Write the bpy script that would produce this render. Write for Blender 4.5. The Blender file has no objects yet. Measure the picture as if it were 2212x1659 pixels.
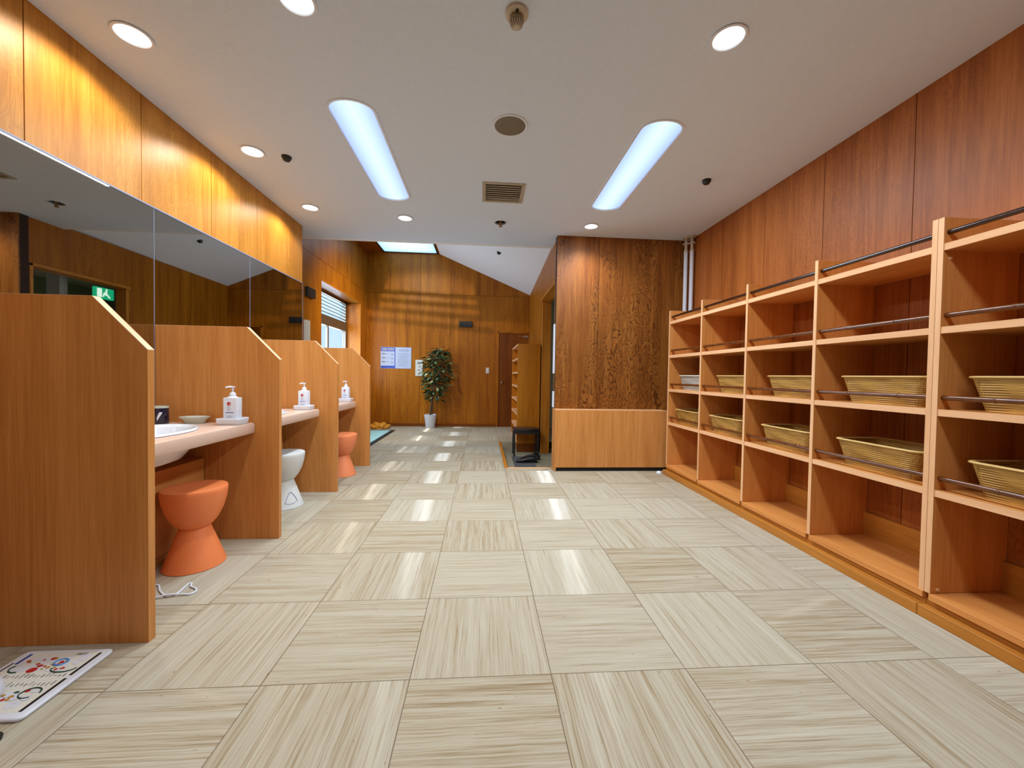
import bpy, bmesh, math, random
from mathutils import Vector, Matrix
random.seed(7)
PI = math.pi
S = bpy.context.scene
COL = S.collection

# ------------------------------------------------------------------ helpers
def lin(r, g, b):
    f = lambda c: (c/255/12.92) if c/255 <= .04045 else ((c/255+.055)/1.055)**2.4
    return (f(r), f(g), f(b), 1)

AX = {'x': Vector((1,0,0)), 'y': Vector((0,1,0)), 'z': Vector((0,0,1))}

class MB:
    """collects shapes into one mesh"""
    def __init__(s):
        s.bm = bmesh.new(); s.uv = s.bm.loops.layers.uv.new('UVMap')
    def _uv(s, faces, grain='z', off=None):
        g = AX[grain] if isinstance(grain, str) else grain
        if off is None: off = (random.uniform(0,40), random.uniform(0,40))
        for f in faces:
            f.normal_update(); n = f.normal
            if abs(n.dot(g)) > .8:
                a = Vector((1,0,0)) if abs(g.x) < .5 else Vector((0,1,0)); b = g.cross(a)
            else:
                b = g; a = n.cross(g); a.normalize()
            for l in f.loops:
                p = l.vert.co; l[s.uv].uv = (p.dot(a)+off[0], p.dot(b)+off[1])
    def box(s, x0, x1, y0, y1, z0, z1, bev=0.0, grain='z', mat=0, seg=1, off=None):
        old = set(s.bm.faces) if bev > 0 else None
        vs = [s.bm.verts.new((x,y,z)) for x in (x0,x1) for y in (y0,y1) for z in (z0,z1)]
        q = [(0,1,3,2),(4,6,7,5),(0,4,5,1),(2,3,7,6),(0,2,6,4),(1,5,7,3)]
        fs = [s.bm.faces.new([vs[i] for i in f]) for f in q]
        if bev > 0:
            es = list({e for f in fs for e in f.edges})
            r = bmesh.ops.bevel(s.bm, geom=es, offset=bev, segments=seg, profile=.6, affect='EDGES', clamp_overlap=True)
            fs = [f for f in s.bm.faces if f not in old]
        for f in fs: f.material_index = mat
        s._uv(fs, grain, off)
        return fs
    def prism(s, pts, d, bev=0.0, grain='z', mat=0, off=None):
        d = Vector(d); pts = [Vector(p) for p in pts]; n = len(pts)
        old = set(s.bm.faces) if bev > 0 else None
        a = [s.bm.verts.new(p) for p in pts]; b = [s.bm.verts.new(p+d) for p in pts]
        fs = [s.bm.faces.new(a), s.bm.faces.new(list(reversed(b)))]
        for i in range(n):
            j = (i+1) % n; fs.append(s.bm.faces.new((a[j], a[i], b[i], b[j])))
        bmesh.ops.recalc_face_normals(s.bm, faces=fs)
        if bev > 0:
            es = list({e for f in fs for e in f.edges})
            r = bmesh.ops.bevel(s.bm, geom=es, offset=bev, segments=1, profile=.6, affect='EDGES', clamp_overlap=True)
            fs = [f for f in s.bm.faces if f not in old]
        for f in fs: f.material_index = mat
        s._uv(fs, grain, off)
    def rings(s, rings, close=True, cap0=False, cap1=False, mat=0, uvs=(1,1)):
        """loft between vertex rings (lists of points)"""
        R = [[s.bm.verts.new(p) for p in r] for r in rings]; n = len(R[0]); fs = []
        vv = 0
        for k in range(len(R)-1):
            dv = (Vector(rings[k+1][0])-Vector(rings[k][0])).length
            for i in range(n if close else n-1):
                j = (i+1) % n
                try: f = s.bm.faces.new((R[k][i], R[k][j], R[k+1][j], R[k+1][i]))
                except ValueError: continue
                f.material_index = mat; fs.append(f)
                uu = [i/n*uvs[0], (i+1)/n*uvs[0], (i+1)/n*uvs[0], i/n*uvs[0]]
                w = [vv, vv, vv+dv, vv+dv]
                for l, a, b in zip(f.loops, uu, w): l[s.uv].uv = (a, b*uvs[1])
            vv += dv
        for c, r in ((cap0, R[0]), (cap1, R[-1])):
            if c:
                f = s.bm.faces.new(r if c is not None else r); f.material_index = mat; fs.append(f)
                for l in f.loops: l[s.uv].uv = (l.vert.co.x, l.vert.co.y)
        return fs
    def lathe(s, prof, c=(0,0,0), n=32, mat=0, axis='z', sx=1, sy=1):
        """profile [(r,h)...]; r==0 ends are capped"""
        c = Vector(c); rings = []
        for r, h in prof:
            r = max(r, 1e-5); ring = []
            for i in range(n):
                a = 2*PI*i/n; u, v = r*math.cos(a)*sx, r*math.sin(a)*sy
                p = {'z': (u,v,h), 'x': (h,u,v), 'y': (v,h,u)}[axis]
                ring.append(c+Vector(p))
            rings.append(ring)
        return s.rings(rings, True, prof[0][0] < 1e-4, prof[-1][0] < 1e-4, mat)
    def tube(s, pts, r, n=10, mat=0, caps=True):
        pts = [Vector(p) for p in pts]; rings = []; up = Vector((0,0,1)); prev = None
        for i, p in enumerate(pts):
            t = (pts[min(i+1,len(pts)-1)]-pts[max(i-1,0)]).normalized()
            if prev is None:
                a = t.cross(up)
                if a.length < .05: a = t.cross(Vector((1,0,0)))
            else: a = prev - t*prev.dot(t)
            a.normalize(); prev = a; b = t.cross(a)
            rr = r[i] if isinstance(r, (list, tuple)) else r
            rings.append([p+a*rr*math.cos(2*PI*k/n)+b*rr*math.sin(2*PI*k/n) for k in range(n)])
        return s.rings(rings, True, caps, caps, mat)
    def disc(s, c, r, n=24, axis='z', mat=0):
        c = Vector(c); P = []
        for i in range(n):
            u, v = r*math.cos(2*PI*i/n), r*math.sin(2*PI*i/n)
            P.append(s.bm.verts.new(c+Vector({'z': (u,v,0), 'x': (0,u,v), 'y': (u,0,v)}[axis])))
        f = s.bm.faces.new(P); f.material_index = mat; s._uv([f]); return f
    def build(s, name, mats, parent=None, smooth=None, loc=None):
        """link as one object. loc: origin of a top-level mesh (geometry is in world space).
        children are given in the parent's local space."""
        bmesh.ops.recalc_face_normals(s.bm, faces=s.bm.faces)
        if loc is not None:
            bmesh.ops.translate(s.bm, vec=-Vector(loc), verts=s.bm.verts)
        me = bpy.data.meshes.new(name); s.bm.to_mesh(me); s.bm.free()
        for m in (mats if isinstance(mats, (list, tuple)) else [mats]): me.materials.append(m)
        if smooth:
            me.polygons.foreach_set('use_smooth', [True]*len(me.polygons))
            me.set_sharp_from_angle(angle=math.radians(smooth))
        me.update()
        o = bpy.data.objects.new(name, me); COL.objects.link(o)
        if loc is not None: o.location = loc
        if parent: o.parent = parent
        return o

def tag(o, label, cat, group=None, kind=None):
    o['label'] = label; o['category'] = cat
    if group: o['group'] = group
    if kind: o['kind'] = kind
    return o
def thing(name, label, cat, loc=(0,0,0), rotz=0, group=None):
    o = bpy.data.objects.new(name, None); COL.objects.link(o)
    o.empty_display_size = .05; o.location = loc; o.rotation_euler = (0,0,rotz)
    return tag(o, label, cat, group)
def struct(o): o['kind'] = 'structure'; return o
def dup(root, loc, rotz=0, label=None, group=None):
    r = root.copy(); COL.objects.link(r); r.location = loc; r.rotation_euler = (0,0,rotz)
    if label: r['label'] = label
    if group: r['group'] = group
    for ch in list(root.children):
        c = ch.copy(); COL.objects.link(c); c.parent = r
        for g in list(ch.children):
            d = g.copy(); COL.objects.link(d); d.parent = c
    return r

# ------------------------------------------------------------------ materials
def nt(name):
    m = bpy.data.materials.new(name); m.use_nodes = True; t = m.node_tree; t.nodes.clear()
    out = t.nodes.new('ShaderNodeOutputMaterial'); return m, t, out
def N(t, typ, **kw):
    n = t.nodes.new(typ)
    for k, v in kw.items():
        if k.startswith('i_'):
            key = k[2:]; key = int(key) if key.isdigit() else key.replace('_', ' ')
            n.inputs[key].default_value = v
        else: setattr(n, k, v)
    return n
def L(t, a, b): t.links.new(a, b)
def math_(t, op, a, b=None, c=None):
    n = t.nodes.new('ShaderNodeMath'); n.operation = op
    for i, v in enumerate((a, b, c)):
        if v is None: continue
        if isinstance(v, (int, float)): n.inputs[i].default_value = v
        else: L(t, v, n.inputs[i])
    return n.outputs[0]
def ramp(t, fac, stops):
    r = t.nodes.new('ShaderNodeValToRGB'); e = r.color_ramp.elements
    while len(e) < len(stops): e.new(.5)
    for el, (p, c) in zip(e, stops): el.position = p; el.color = c
    L(t, fac, r.inputs[0]); return r.outputs[0]
def mixc(t, typ, fac, a, b):
    n = t.nodes.new('ShaderNodeMix'); n.data_type = 'RGBA'; n.blend_type = typ
    for i, v in ((0, fac), (6, a), (7, b)):
        if isinstance(v, (int, float, tuple)): n.inputs[i].default_value = v
        else: L(t, v, n.inputs[i])
    return n.outputs[2]
def vec(t, x, y, z=0.0):
    n = t.nodes.new('ShaderNodeCombineXYZ')
    for i, v in enumerate((x, y, z)):
        if isinstance(v, (int, float)): n.inputs[i].default_value = v
        else: L(t, v, n.inputs[i])
    return n.outputs[0]
def noise(t, v, scale=1, detail=3, rough=.5, dist=0):
    n = N(t, 'ShaderNodeTexNoise'); n.inputs['Scale'].default_value = scale; n.inputs['Detail'].default_value = detail
    n.inputs['Roughness'].default_value = rough; n.inputs['Distortion'].default_value = dist
    L(t, v, n.inputs['Vector']); return n.outputs[0]
def bsdf(t, out, color, rough=.5, metal=0, coat=0, coat_rough=.1, spec=.5, bump=None, bump_d=.001, bump_s=.3):
    b = N(t, 'ShaderNodeBsdfPrincipled')
    for k, v in (('Base Color', color), ('Roughness', rough), ('Metallic', metal), ('Coat Weight', coat), ('Coat Roughness', coat_rough), ('Specular IOR Level', spec)):
        if isinstance(v, (int, float, tuple)): b.inputs[k].default_value = v
        else: L(t, v, b.inputs[k])
    if bump is not None:
        u = N(t, 'ShaderNodeBump'); u.inputs['Distance'].default_value = bump_d; u.inputs['Strength'].default_value = bump_s
        L(t, bump, u.inputs['Height']); L(t, u.outputs[0], b.inputs['Normal'])
    L(t, b.outputs[0], out.inputs[0]); return b

def plain(name, c, rough=.5, metal=0, coat=0, var=.04, spec=.5, scale=30, bs=.15):
    m, t, out = nt(name)
    tc = N(t, 'ShaderNodeTexCoord'); n = noise(t, tc.outputs['Object'], scale, 3)
    col = ramp(t, n, [(.3, tuple(x*(1-var) for x in c[:3])+(1,)), (.7, tuple(min(1,x*(1+var)) for x in c[:3])+(1,))])
    bsdf(t, out, col, rough, metal, coat, spec=spec, bump=n, bump_d=.0005, bump_s=bs); return m

def wood(name, dark, mid, light, rough=.4, figure=0.0, fine=70, coat=.0, streak=.5, spec=.25, fs=1.0):
    """plywood / veneer: UV u runs across the grain, v along it (metres)"""
    m, t, out = nt(name)
    uv = N(t, 'ShaderNodeUVMap'); sp = N(t, 'ShaderNodeSeparateXYZ'); L(t, uv.outputs[0], sp.inputs[0])
    u, v = sp.outputs[0], sp.outputs[1]
    n1 = noise(t, vec(t, math_(t,'MULTIPLY',u,fine), math_(t,'MULTIPLY',v,2.2)), 1, 4, .6, .2)
    n2 = noise(t, vec(t, math_(t,'MULTIPLY',u,9), math_(t,'MULTIPLY',v,.55)), 1, 3, .5, .3)
    n4 = noise(t, vec(t, math_(t,'MULTIPLY',u,220), math_(t,'MULTIPLY',v,9)), 1, 2, .6)
    f = math_(t, 'ADD', math_(t,'MULTIPLY',n1,.42), math_(t,'ADD', math_(t,'MULTIPLY',n2,.42), math_(t,'MULTIPLY',n4,.16)))
    c = ramp(t, f, [(.36, dark), (.5, mid), (.64, light)])
    bump = n1
    if figure > 0:
        n3 = noise(t, vec(t, math_(t,'MULTIPLY',u,6.5*fs), math_(t,'MULTIPLY',v,2.1*fs)), 1, 2.5, .5, .9)
        s = math_(t, 'SINE', math_(t, 'MULTIPLY', n3, 95))
        big = noise(t, vec(t, math_(t,'MULTIPLY',u,2.2), math_(t,'MULTIPLY',v,.5)), 1, 2)
        k = ramp(t, s, [(.05, (0,0,0,1)), (.9, (1,1,1,1))])
        amt = ramp(t, big, [(.40, (0,0,0,1)), (.56, (figure,)*3+(1,))])
        c = mixc(t, 'MIX', math_(t,'MULTIPLY',k,amt), c, tuple(x*.5 for x in dark[:3])+(1,))
        bump = math_(t, 'ADD', n1, math_(t, 'MULTIPLY', math_(t,'MULTIPLY',k,amt), -1.6))
    bsdf(t, out, c, rough, 0, coat, .25, spec, bump, .0008, .25); return m

def emis(name, c, s, base=None):
    m, t, out = nt(name); e = N(t, 'ShaderNodeEmission'); e.inputs[0].default_value = c; e.inputs[1].default_value = s
    L(t, e.outputs[0], out.inputs[0]); return m

M = {}
M['ply'] = wood('plywood_amber', lin(168,106,32), lin(194,131,48), lin(210,150,66), .42, .22, 60, fs=1.6)
M['ply_hall'] = wood('plywood_hall', lin(124,64,6), lin(160,93,12), lin(180,112,20), .40, .3, 60, fs=1.5)
M['ply_red'] = wood('plywood_red_figured', lin(136,72,28), lin(164,93,40), lin(182,108,52), .45, .32, 60, fs=2.2)
M['ply_fig'] = wood('plywood_strong_figure', lin(106,56,16), lin(138,82,30), lin(160,104,46), .42, .85, 60, fs=1.2)
M['lam'] = wood('oak_laminate', lin(184,118,60), lin(202,137,74), lin(216,152,90), .36, 0, 80)
M['lam_shelf'] = wood('shelf_laminate', lin(194,124,62), lin(210,140,74), lin(222,154,88), .38, 0, 80)
M['lam_edge'] = wood('edge_banding', lin(214,162,116), lin(226,176,132), lin(234,188,146), .4, 0, 40)
M['lam_dark'] = wood('shoe_cabinet_laminate', lin(160,96,16), lin(186,116,26), lin(200,132,36), .4, 0, 55)
M['plinth'] = wood('plinth_veneer', lin(160,98,36), lin(182,118,46), lin(198,134,58), .4, 0, 45)
M['door'] = wood('dark_door_veneer', lin(88,44,8), lin(118,62,14), lin(136,76,20), .4, .1, 60)
M['trimwood'] = wood('trim_wood', lin(150,90,24), lin(184,116,36), lin(202,136,50), .4, 0, 60)
M['groove'] = plain('groove_dark', lin(48,24,8), .8)
M['black'] = plain('black_plastic', (.012,.012,.012,1), .45)
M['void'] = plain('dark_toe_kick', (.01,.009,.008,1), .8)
M['white'] = plain('white_plastic', (.76,.82,.95,1), .35, var=.015)
M['offwhite'] = plain('offwhite_paint', (.62,.6,.55,1), .5, var=.03)
M['ivory'] = plain('ivory_plastic', (.55,.48,.38,1), .45)
M['counter'] = plain('counter_speckle', lin(214,184,168), .35, var=.06, scale=180)
M['porcelain'] = plain('porcelain', (.78,.84,.95,1), .12, coat=.6, var=.01)
M['celadon'] = plain('celadon_glaze', (.55,.62,.55,1), .2, coat=.5)
M['navy'] = plain('navy_glaze', (.006,.008,.035,1), .2, coat=.5)
M['orange'] = plain('orange_polypropylene', lin(242,136,80), .5, var=.05, scale=400)
M['orange2'] = plain('coral_polypropylene', lin(244,142,94), .5, var=.05, scale=400)
M['stoolwhite'] = plain('white_polypropylene', (.70,.74,.76,1), .5, var=.03, scale=400)
M['ink'] = plain('violet_ink', (.12,.1,.4,1), .5)
M['steel'] = plain('brushed_steel', (.55,.55,.55,1), .28, 1)
M['alum'] = plain('aluminium_trim', (.22,.25,.40,1), .4, 0)
M['alu_frame'] = plain('bronze_aluminium', (.16,.13,.10,1), .4, .6)
M['plaster'] = plain('ceiling_plaster', lin(218,232,250), .85, var=.02, scale=60)
M['plaster_white'] = plain('white_ceiling', lin(235,236,238), .85, var=.015, scale=60)
M['corridor'] = plain('corridor_paint', lin(160,152,130), .8, var=.02, scale=20)
M['red'] = plain('red_print', (.5,.02,.02,1), .5)
M['blue'] = plain('blue_print', (.03,.06,.4,1), .5)
M['skyblue'] = plain('sky_blue_print', (.08,.3,.75,1), .5)
M['grey_text'] = plain('grey_print', (.16,.16,.18,1), .6)
M['pale_text'] = plain('pale_grey_print', (.2,.22,.3,1), .6)
M['gold'] = plain('gold_print', (.5,.3,.06,1), .5)
M['green'] = plain('dark_green_print', (.01,.07,.05,1), .5)
M['paper'] = plain('cream_paper', (.80,.82,.78,1), .5, var=.02)
M['poster'] = plain('pale_blue_paper', (.40,.45,.62,1), .5, var=.02)
M['yellow'] = plain('pale_yellow_print', (.75,.7,.35,1), .5)
M['pink'] = plain('pink_print', (.7,.3,.3,1), .5)
M['leaf'] = None
M['soil'] = plain('soil', (.03,.02,.012,1), .9, var=.4)
M['bark'] = plain('bark', (.12,.075,.04,1), .8, var=.3)
M['cloth'] = plain('amber_cloth', lin(214,150,48), .8, var=.15, scale=20)
M['mat_blue'] = plain('aqua_mat', lin(165,225,235), .6, var=.03, scale=80)
M['mat_edge'] = plain('mat_dark_border', (.012,.016,.018,1), .7)
M['tile_grey'] = plain('entry_tile', lin(150,145,125), .5, var=.1, scale=25)
M['mat_grey'] = plain('entry_mat', lin(74,76,82), .8, var=.1, scale=120)
M['leather'] = plain('black_leather', (.012,.012,.016,1), .3, coat=.3)
M['pipe'] = plain('pipe_lagging', (.66,.68,.76,1), .5, var=.03)
M['rail_dark'] = plain('dark_lacquered_rail', lin(44,18,12), .16, coat=.25, var=.15, bs=0)
M['rail'] = plain('bamboo_rail', lin(96,50,18), .2, coat=.25, var=.25, scale=14, bs=0)
M['grille'] = plain('speaker_grille', lin(120,112,96), .5, var=.12, scale=300)
M['ventm'] = plain('vent_metal', lin(176,166,148), .5, var=.06)
M['bronze'] = plain('aged_metal', lin(150,130,100), .4, .5)
M['blind'] = plain('blind_slat', (.10,.13,.16,1), .5)
M['chrome'] = plain('chrome', (.75,.75,.75,1), .12, 1)

def mk_basket(name, c1, c2):
    m, t, out = nt(name)
    uv = N(t, 'ShaderNodeUVMap'); sp = N(t, 'ShaderNodeSeparateXYZ'); L(t, uv.outputs[0], sp.inputs[0])
    su = math_(t,'SINE', math_(t,'MULTIPLY', sp.outputs[0], 2*PI*45))
    sv = math_(t,'SINE', math_(t,'MULTIPLY', sp.outputs[1], 2*PI*95))
    row = math_(t,'MULTIPLY', su, sv)
    h = math_(t,'ADD', math_(t,'MULTIPLY', sv, .5), math_(t,'MULTIPLY', row, .5))
    nn = noise(t, uv.outputs[0], 30, 3)
    c = ramp(t, math_(t,'ADD', math_(t,'MULTIPLY', h, .3), nn), [(.3, c1), (.75, c2)])
    bsdf(t, out, c, .55, bump=h, bump_d=.002, bump_s=.8); return m
M['wicker'] = mk_basket('tan_wicker', lin(140,100,38), lin(212,168,84))
M['wicker_rim'] = plain('wicker_rim', lin(205,172,108), .5, var=.08, scale=120)
M['wicker_white'] = mk_basket('white_wicker', lin(150,146,138), lin(205,202,196))
M['wicker_white_rim'] = plain('white_wicker_rim', lin(222,220,214), .5)

def mk_leaf():
    m, t, out = nt('glossy_leaf')
    g = N(t, 'ShaderNodeNewGeometry'); tc = N(t, 'ShaderNodeTexCoord')
    r = ramp(t, g.outputs['Random Per Island'], [(.0, lin(12,32,16)), (.55, lin(26,60,34)), (.78, lin(80,125,80)), (.92, lin(165,190,140)), (1, lin(205,220,180))])  # the palest leaf tones paint highlights into the colour
    bsdf(t, out, r, .3, coat=.3); return m
M['leaf'] = mk_leaf()

def mk_floor():
    m, t, out = nt('rush_tiles')
    tc = N(t, 'ShaderNodeTexCoord'); sp = N(t, 'ShaderNodeSeparateXYZ'); L(t, tc.outputs['Object'], sp.inputs[0])
    px = math_(t,'DIVIDE', math_(t,'ADD', sp.outputs[0], .2417), .5); py = math_(t,'DIVIDE', math_(t,'SUBTRACT', sp.outputs[1], 1.875), .5)
    cx, cy = math_(t,'FLOOR',px), math_(t,'FLOOR',py)
    fx, fy = math_(t,'FRACT',px), math_(t,'FRACT',py)
    par = math_(t,'FLOORED_MODULO', math_(t,'ADD',cx,cy), 2)          # 1: grain along y, 0: grain along x
    inv = math_(t,'SUBTRACT',1,par)
    ac = math_(t,'ADD', math_(t,'MULTIPLY',fx,par), math_(t,'MULTIPLY',fy,inv))
    al = math_(t,'ADD', math_(t,'MULTIPLY',fy,par), math_(t,'MULTIPLY',fx,inv))
    wn = N(t,'ShaderNodeTexWhiteNoise'); wn.noise_dimensions = '2D'; L(t, vec(t,cx,cy), wn.inputs['Vector'])
    rnd = wn.outputs['Value']
    z = math_(t,'MULTIPLY', rnd, 100)
    wob = math_(t,'MULTIPLY', math_(t,'SUBTRACT', noise(t, vec(t, math_(t,'MULTIPLY',ac,6), math_(t,'MULTIPLY',al,5), z), 1, 2), .5), .012)
    ac2 = math_(t,'ADD', ac, wob)
    n1 = noise(t, vec(t, math_(t,'MULTIPLY',ac2,95), math_(t,'MULTIPLY',al,1.3), z), 1, 3, .65)
    n2 = noise(t, vec(t, math_(t,'MULTIPLY',ac2,22), math_(t,'MULTIPLY',al,.7), z), 1, 2)
    n3 = noise(t, vec(t, math_(t,'MULTIPLY',ac2,150), math_(t,'MULTIPLY',al,5), z), 1, 2)
    f = math_(t,'ADD', math_(t,'MULTIPLY',n1,.55), math_(t,'ADD', math_(t,'MULTIPLY',n2,.3), math_(t,'MULTIPLY',n3,.15)))
    f = math_(t,'ADD', f, math_(t,'MULTIPLY', math_(t,'SUBTRACT',rnd,.5), .09))
    c = ramp(t, f, [(.28, lin(122,98,68)), (.38, lin(154,138,112)), (.48, lin(175,165,146)), (.62, lin(186,180,164)), (.78, lin(196,192,180))])
    tick = noise(t, vec(t, math_(t,'MULTIPLY',ac,60), math_(t,'MULTIPLY',al,14), z), 1, 1)
    tk = ramp(t, tick, [(.76, (0,0,0,1)), (.82, (.75,.75,.75,1))])
    c = mixc(t, 'MIX', tk, c, lin(112,78,46))
    ex = math_(t,'ABSOLUTE', math_(t,'SUBTRACT',fx,.5)); ey = math_(t,'ABSOLUTE', math_(t,'SUBTRACT',fy,.5))
    e = math_(t,'GREATER_THAN', math_(t,'MAXIMUM',ex,ey), .4965)
    c = mixc(t, 'MIX', math_(t,'MULTIPLY',e,.75), c, lin(92,72,52))
    # the woven straws lie along one axis of each tile: sheen is sharp along them and long across them
    bu = N(t,'ShaderNodeBump'); bu.inputs['Distance'].default_value = .0006; bu.inputs['Strength'].default_value = .10
    L(t, math_(t,'SUBTRACT', n1, math_(t,'MULTIPLY',e,2)), bu.inputs['Height'])
    df = N(t,'ShaderNodeBsdfDiffuse'); L(t, c, df.inputs['Color']); L(t, bu.outputs[0], df.inputs['Normal'])
    gl = N(t,'ShaderNodeBsdfAnisotropic'); gl.distribution = 'GGX'
    gl.inputs['Roughness'].default_value = .30; gl.inputs['Anisotropy'].default_value = .95
    L(t, vec(t, par, inv, 0.0), gl.inputs['Tangent'])
    fr = N(t,'ShaderNodeFresnel'); fr.inputs['IOR'].default_value = 1.5
    mx = N(t,'ShaderNodeMixShader'); L(t, math_(t,'MULTIPLY',fr.outputs[0],.27), mx.inputs[0]); L(t, df.outputs[0], mx.inputs[1]); L(t, gl.outputs[0], mx.inputs[2])
    L(t, mx.outputs[0], out.inputs[0])
    return m
M['floor'] = mk_floor()

def mk_mirror():
    m, t, out = nt('mirror_glass')
    bsdf(t, out, (.43,.42,.38,1), .015, 1.0); return m
M['mirror'] = mk_mirror()
def mk_diff():
    m, t, out = nt('lamp_diffuser')
    tc = N(t,'ShaderNodeTexCoord'); sp = N(t,'ShaderNodeSeparateXYZ'); L(t, tc.outputs['Object'], sp.inputs[0])
    c = ramp(t, math_(t,'MULTIPLY', math_(t,'ABSOLUTE',sp.outputs[0]), 7.0), [(.0, (.80,.98,1.1,1)), (.45, (.66,.86,1.1,1)), (.95, (.46,.60,1.05,1))])
    e = N(t,'ShaderNodeEmission'); e.inputs[1].default_value = .84; L(t, c, e.inputs[0]); L(t, e.outputs[0], out.inputs[0]); return m
M['diffuser'] = mk_diff()
M['bulb'] = emis('lamp_bulb', (1,1,.95,1), 3.5)
M['reflector'] = plain('white_reflector', (.85,.9,.84,1), .3)
M['exit_green'] = emis('exit_green', (.02,.75,.35,1), .8)
M['exit_white'] = emis('exit_white', (.75,1,.9,1), 1.6)
def mk_glass():
    m, t, out = nt('window_glass')
    a = N(t,'ShaderNodeBsdfTransparent'); a.inputs[0].default_value = (.93,.97,1,1)
    g = N(t,'ShaderNodeBsdfGlossy'); g.inputs['Roughness'].default_value = .03
    mx = N(t,'ShaderNodeMixShader'); mx.inputs[0].default_value = .06
    L(t,a.outputs[0],mx.inputs[1]); L(t,g.outputs[0],mx.inputs[2]); L(t,mx.outputs[0],out.inputs[0]); return m
M['glass'] = mk_glass()
def mk_opal():
    m, t, out = nt('opal_sheet')
    a = N(t,'ShaderNodeBsdfTranslucent'); a.inputs[0].default_value = (.74,.90,.98,1)
    d = N(t,'ShaderNodeBsdfDiffuse'); d.inputs[0].default_value = (.74,.90,.98,1)
    mx = N(t,'ShaderNodeMixShader'); mx.inputs[0].default_value = .2
    L(t,a.outputs[0],mx.inputs[1]); L(t,d.outputs[0],mx.inputs[2]); L(t,mx.outputs[0],out.inputs[0]); return m
M['opal'] = mk_opal()

# ------------------------------------------------------------------ room numbers (metres; camera above the origin, y into the room)
H = 2.70; XL = -2.04; XR = 2.42; XHL = -2.35; YB = 8.12; YREAR = -2.6; YCOL = 4.55; YEND = 4.6; YSOF = 4.95; ZF = 3.5
ZG = -.10
def xhr(y): return .85 + (.94-.85)*(y-YCOL)/(YB-YCOL)         # the hall's right wall
XCOL = .838

# ---- floor with the sunken entry
b = MB()
for (x0,x1,y0,y1) in ((XHL-.3,.28,YREAR,YB+.1), (.28,XR+.15,YREAR,4.525), (.28,1.15,6.3,YB+.1), (1.15,XR+.15,4.525,YB+.1)):
    b.box(x0,x1,y0,y1,-.1,0, grain='y')
struct(b.build('floor', M['floor']))
b = MB(); b.box(.28,1.15,4.525,6.3,ZG-.05,ZG); struct(b.build('floor_entry', M['tile_grey']))
b = MB()
b.box(.262,.30,4.50,6.33,-.095,.004,.002,'y'); b.box(.55,.86,6.29,6.325,-.095,.004,.002,'x')
struct(b.build('trim_1', M['trimwood']))
b = MB(); b.box(.30,.84,4.49,4.53,-.095,.004,.002,'x'); struct(b.build('trim_2', M['lam_edge']))

# ---- panelled walls: boards with open joints on a dark backing
GAP = .0022
def panel_wall(name, mat, p0, p1, z0, z1, seams, depth=.10, holes=(), zjoint=None, top=None, out=None, cuts=()):
    """wall seen from the side its normal 'out' points to; p0,p1 plan points; seams along u from p0; holes (u0,u1,z0,z1)"""
    p0, p1 = Vector(p0+(0,)), Vector(p1+(0,)); d = (p1-p0); Lh = d.length; d.normalize(); n = Vector(out+(0,)).normalized()
    b = MB()
    us = sorted({0.0, Lh} | {s for s in list(seams)+list(cuts) if 0 < s < Lh} | {h for q in holes for h in q[:2]})
    zt = (lambda u: z1) if top is None else top
    for ua, ub in zip(us[:-1], us[1:]):
        zs = [(z0, None)]
        um = (ua+ub)/2; hs = [q for q in holes if q[0] < um < q[1]]
        if hs: zs = [(z0, hs[0][2]), (hs[0][3], None)]
        for za, zb in zs:
            if zb is not None and zb-za < .01: continue
            spans = [(za, zb)]
            if zjoint and za < zjoint and (zb is None or zb > zjoint): spans = [(za, zjoint), (zjoint, zb)]
            for a, c in spans:
                ta, tb = (zt(ua), zt(ub)) if c is None else (c, c)
                if min(ta, tb) - a < .003: 
                    ta = max(ta, a+.003); tb = max(tb, a+.003)
                def pt(u, z, off): return p0 + d*u + Vector((0,0,z)) + n*off
                isj = lambda u: u in seams
                ga = GAP if isj(ua) else 0; gb = GAP if isj(ub) else 0
                gz0 = GAP if (zjoint and a == zjoint) else 0; gz1 = GAP if (zjoint and c == zjoint) else 0
                b.prism([pt(ua+ga,a+gz0,-.012), pt(ub-gb,a+gz0,-.012), pt(ub-gb,tb-gz1,-.012), pt(ua+ga,ta-gz1,-.012)], n*.012)
                b.prism([pt(ua,a,-depth), pt(ub,a,-depth), pt(ub,tb,-depth), pt(ua,ta,-depth)], n*(depth-.0125), mat=1)
    return struct(b.build(name, [mat, M['groove']]))

panel_wall('wall_left', M['ply'], (XL,YREAR), (XL,YEND), 0, H, [1.92-YREAR+.6*k for k in range(-8,5)], depth=.30, out=(1,0))
panel_wall('wall_right', M['ply_red'], (XR,YREAR), (XR,YCOL+.1), 0, H, [3.28-YREAR+.597*k for k in range(-10,2)], depth=.10, out=(-1,0))
panel_wall('wall_column', M['ply_fig'], (XCOL,YCOL), (XR+.1,YCOL), 0, H, [.50, .50+.91], depth=.095, out=(0,-1))
panel_wall('wall_rear', M['ply'], (XL,YREAR), (XR,YREAR), 0, H, [.6*k for k in range(1,8)], depth=.10, out=(0,1))
panel_wall('wall_hall_left', M['ply_hall'], (XHL,YEND), (XHL,YB), 0, ZF+.02, [5.904-YEND, 6.51-YEND, 7.14-YEND], depth=.06, holes=[(5.904-YEND,7.74-YEND,.9,2.40)], zjoint=2.685, out=(1,0))
XB0 = XHL-.1
def gable(u):
    x = XB0+u; return ZF+.01 if x <= -.91 else ZF+.01-(x+.91)*(ZF-2.726)/1.85
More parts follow.
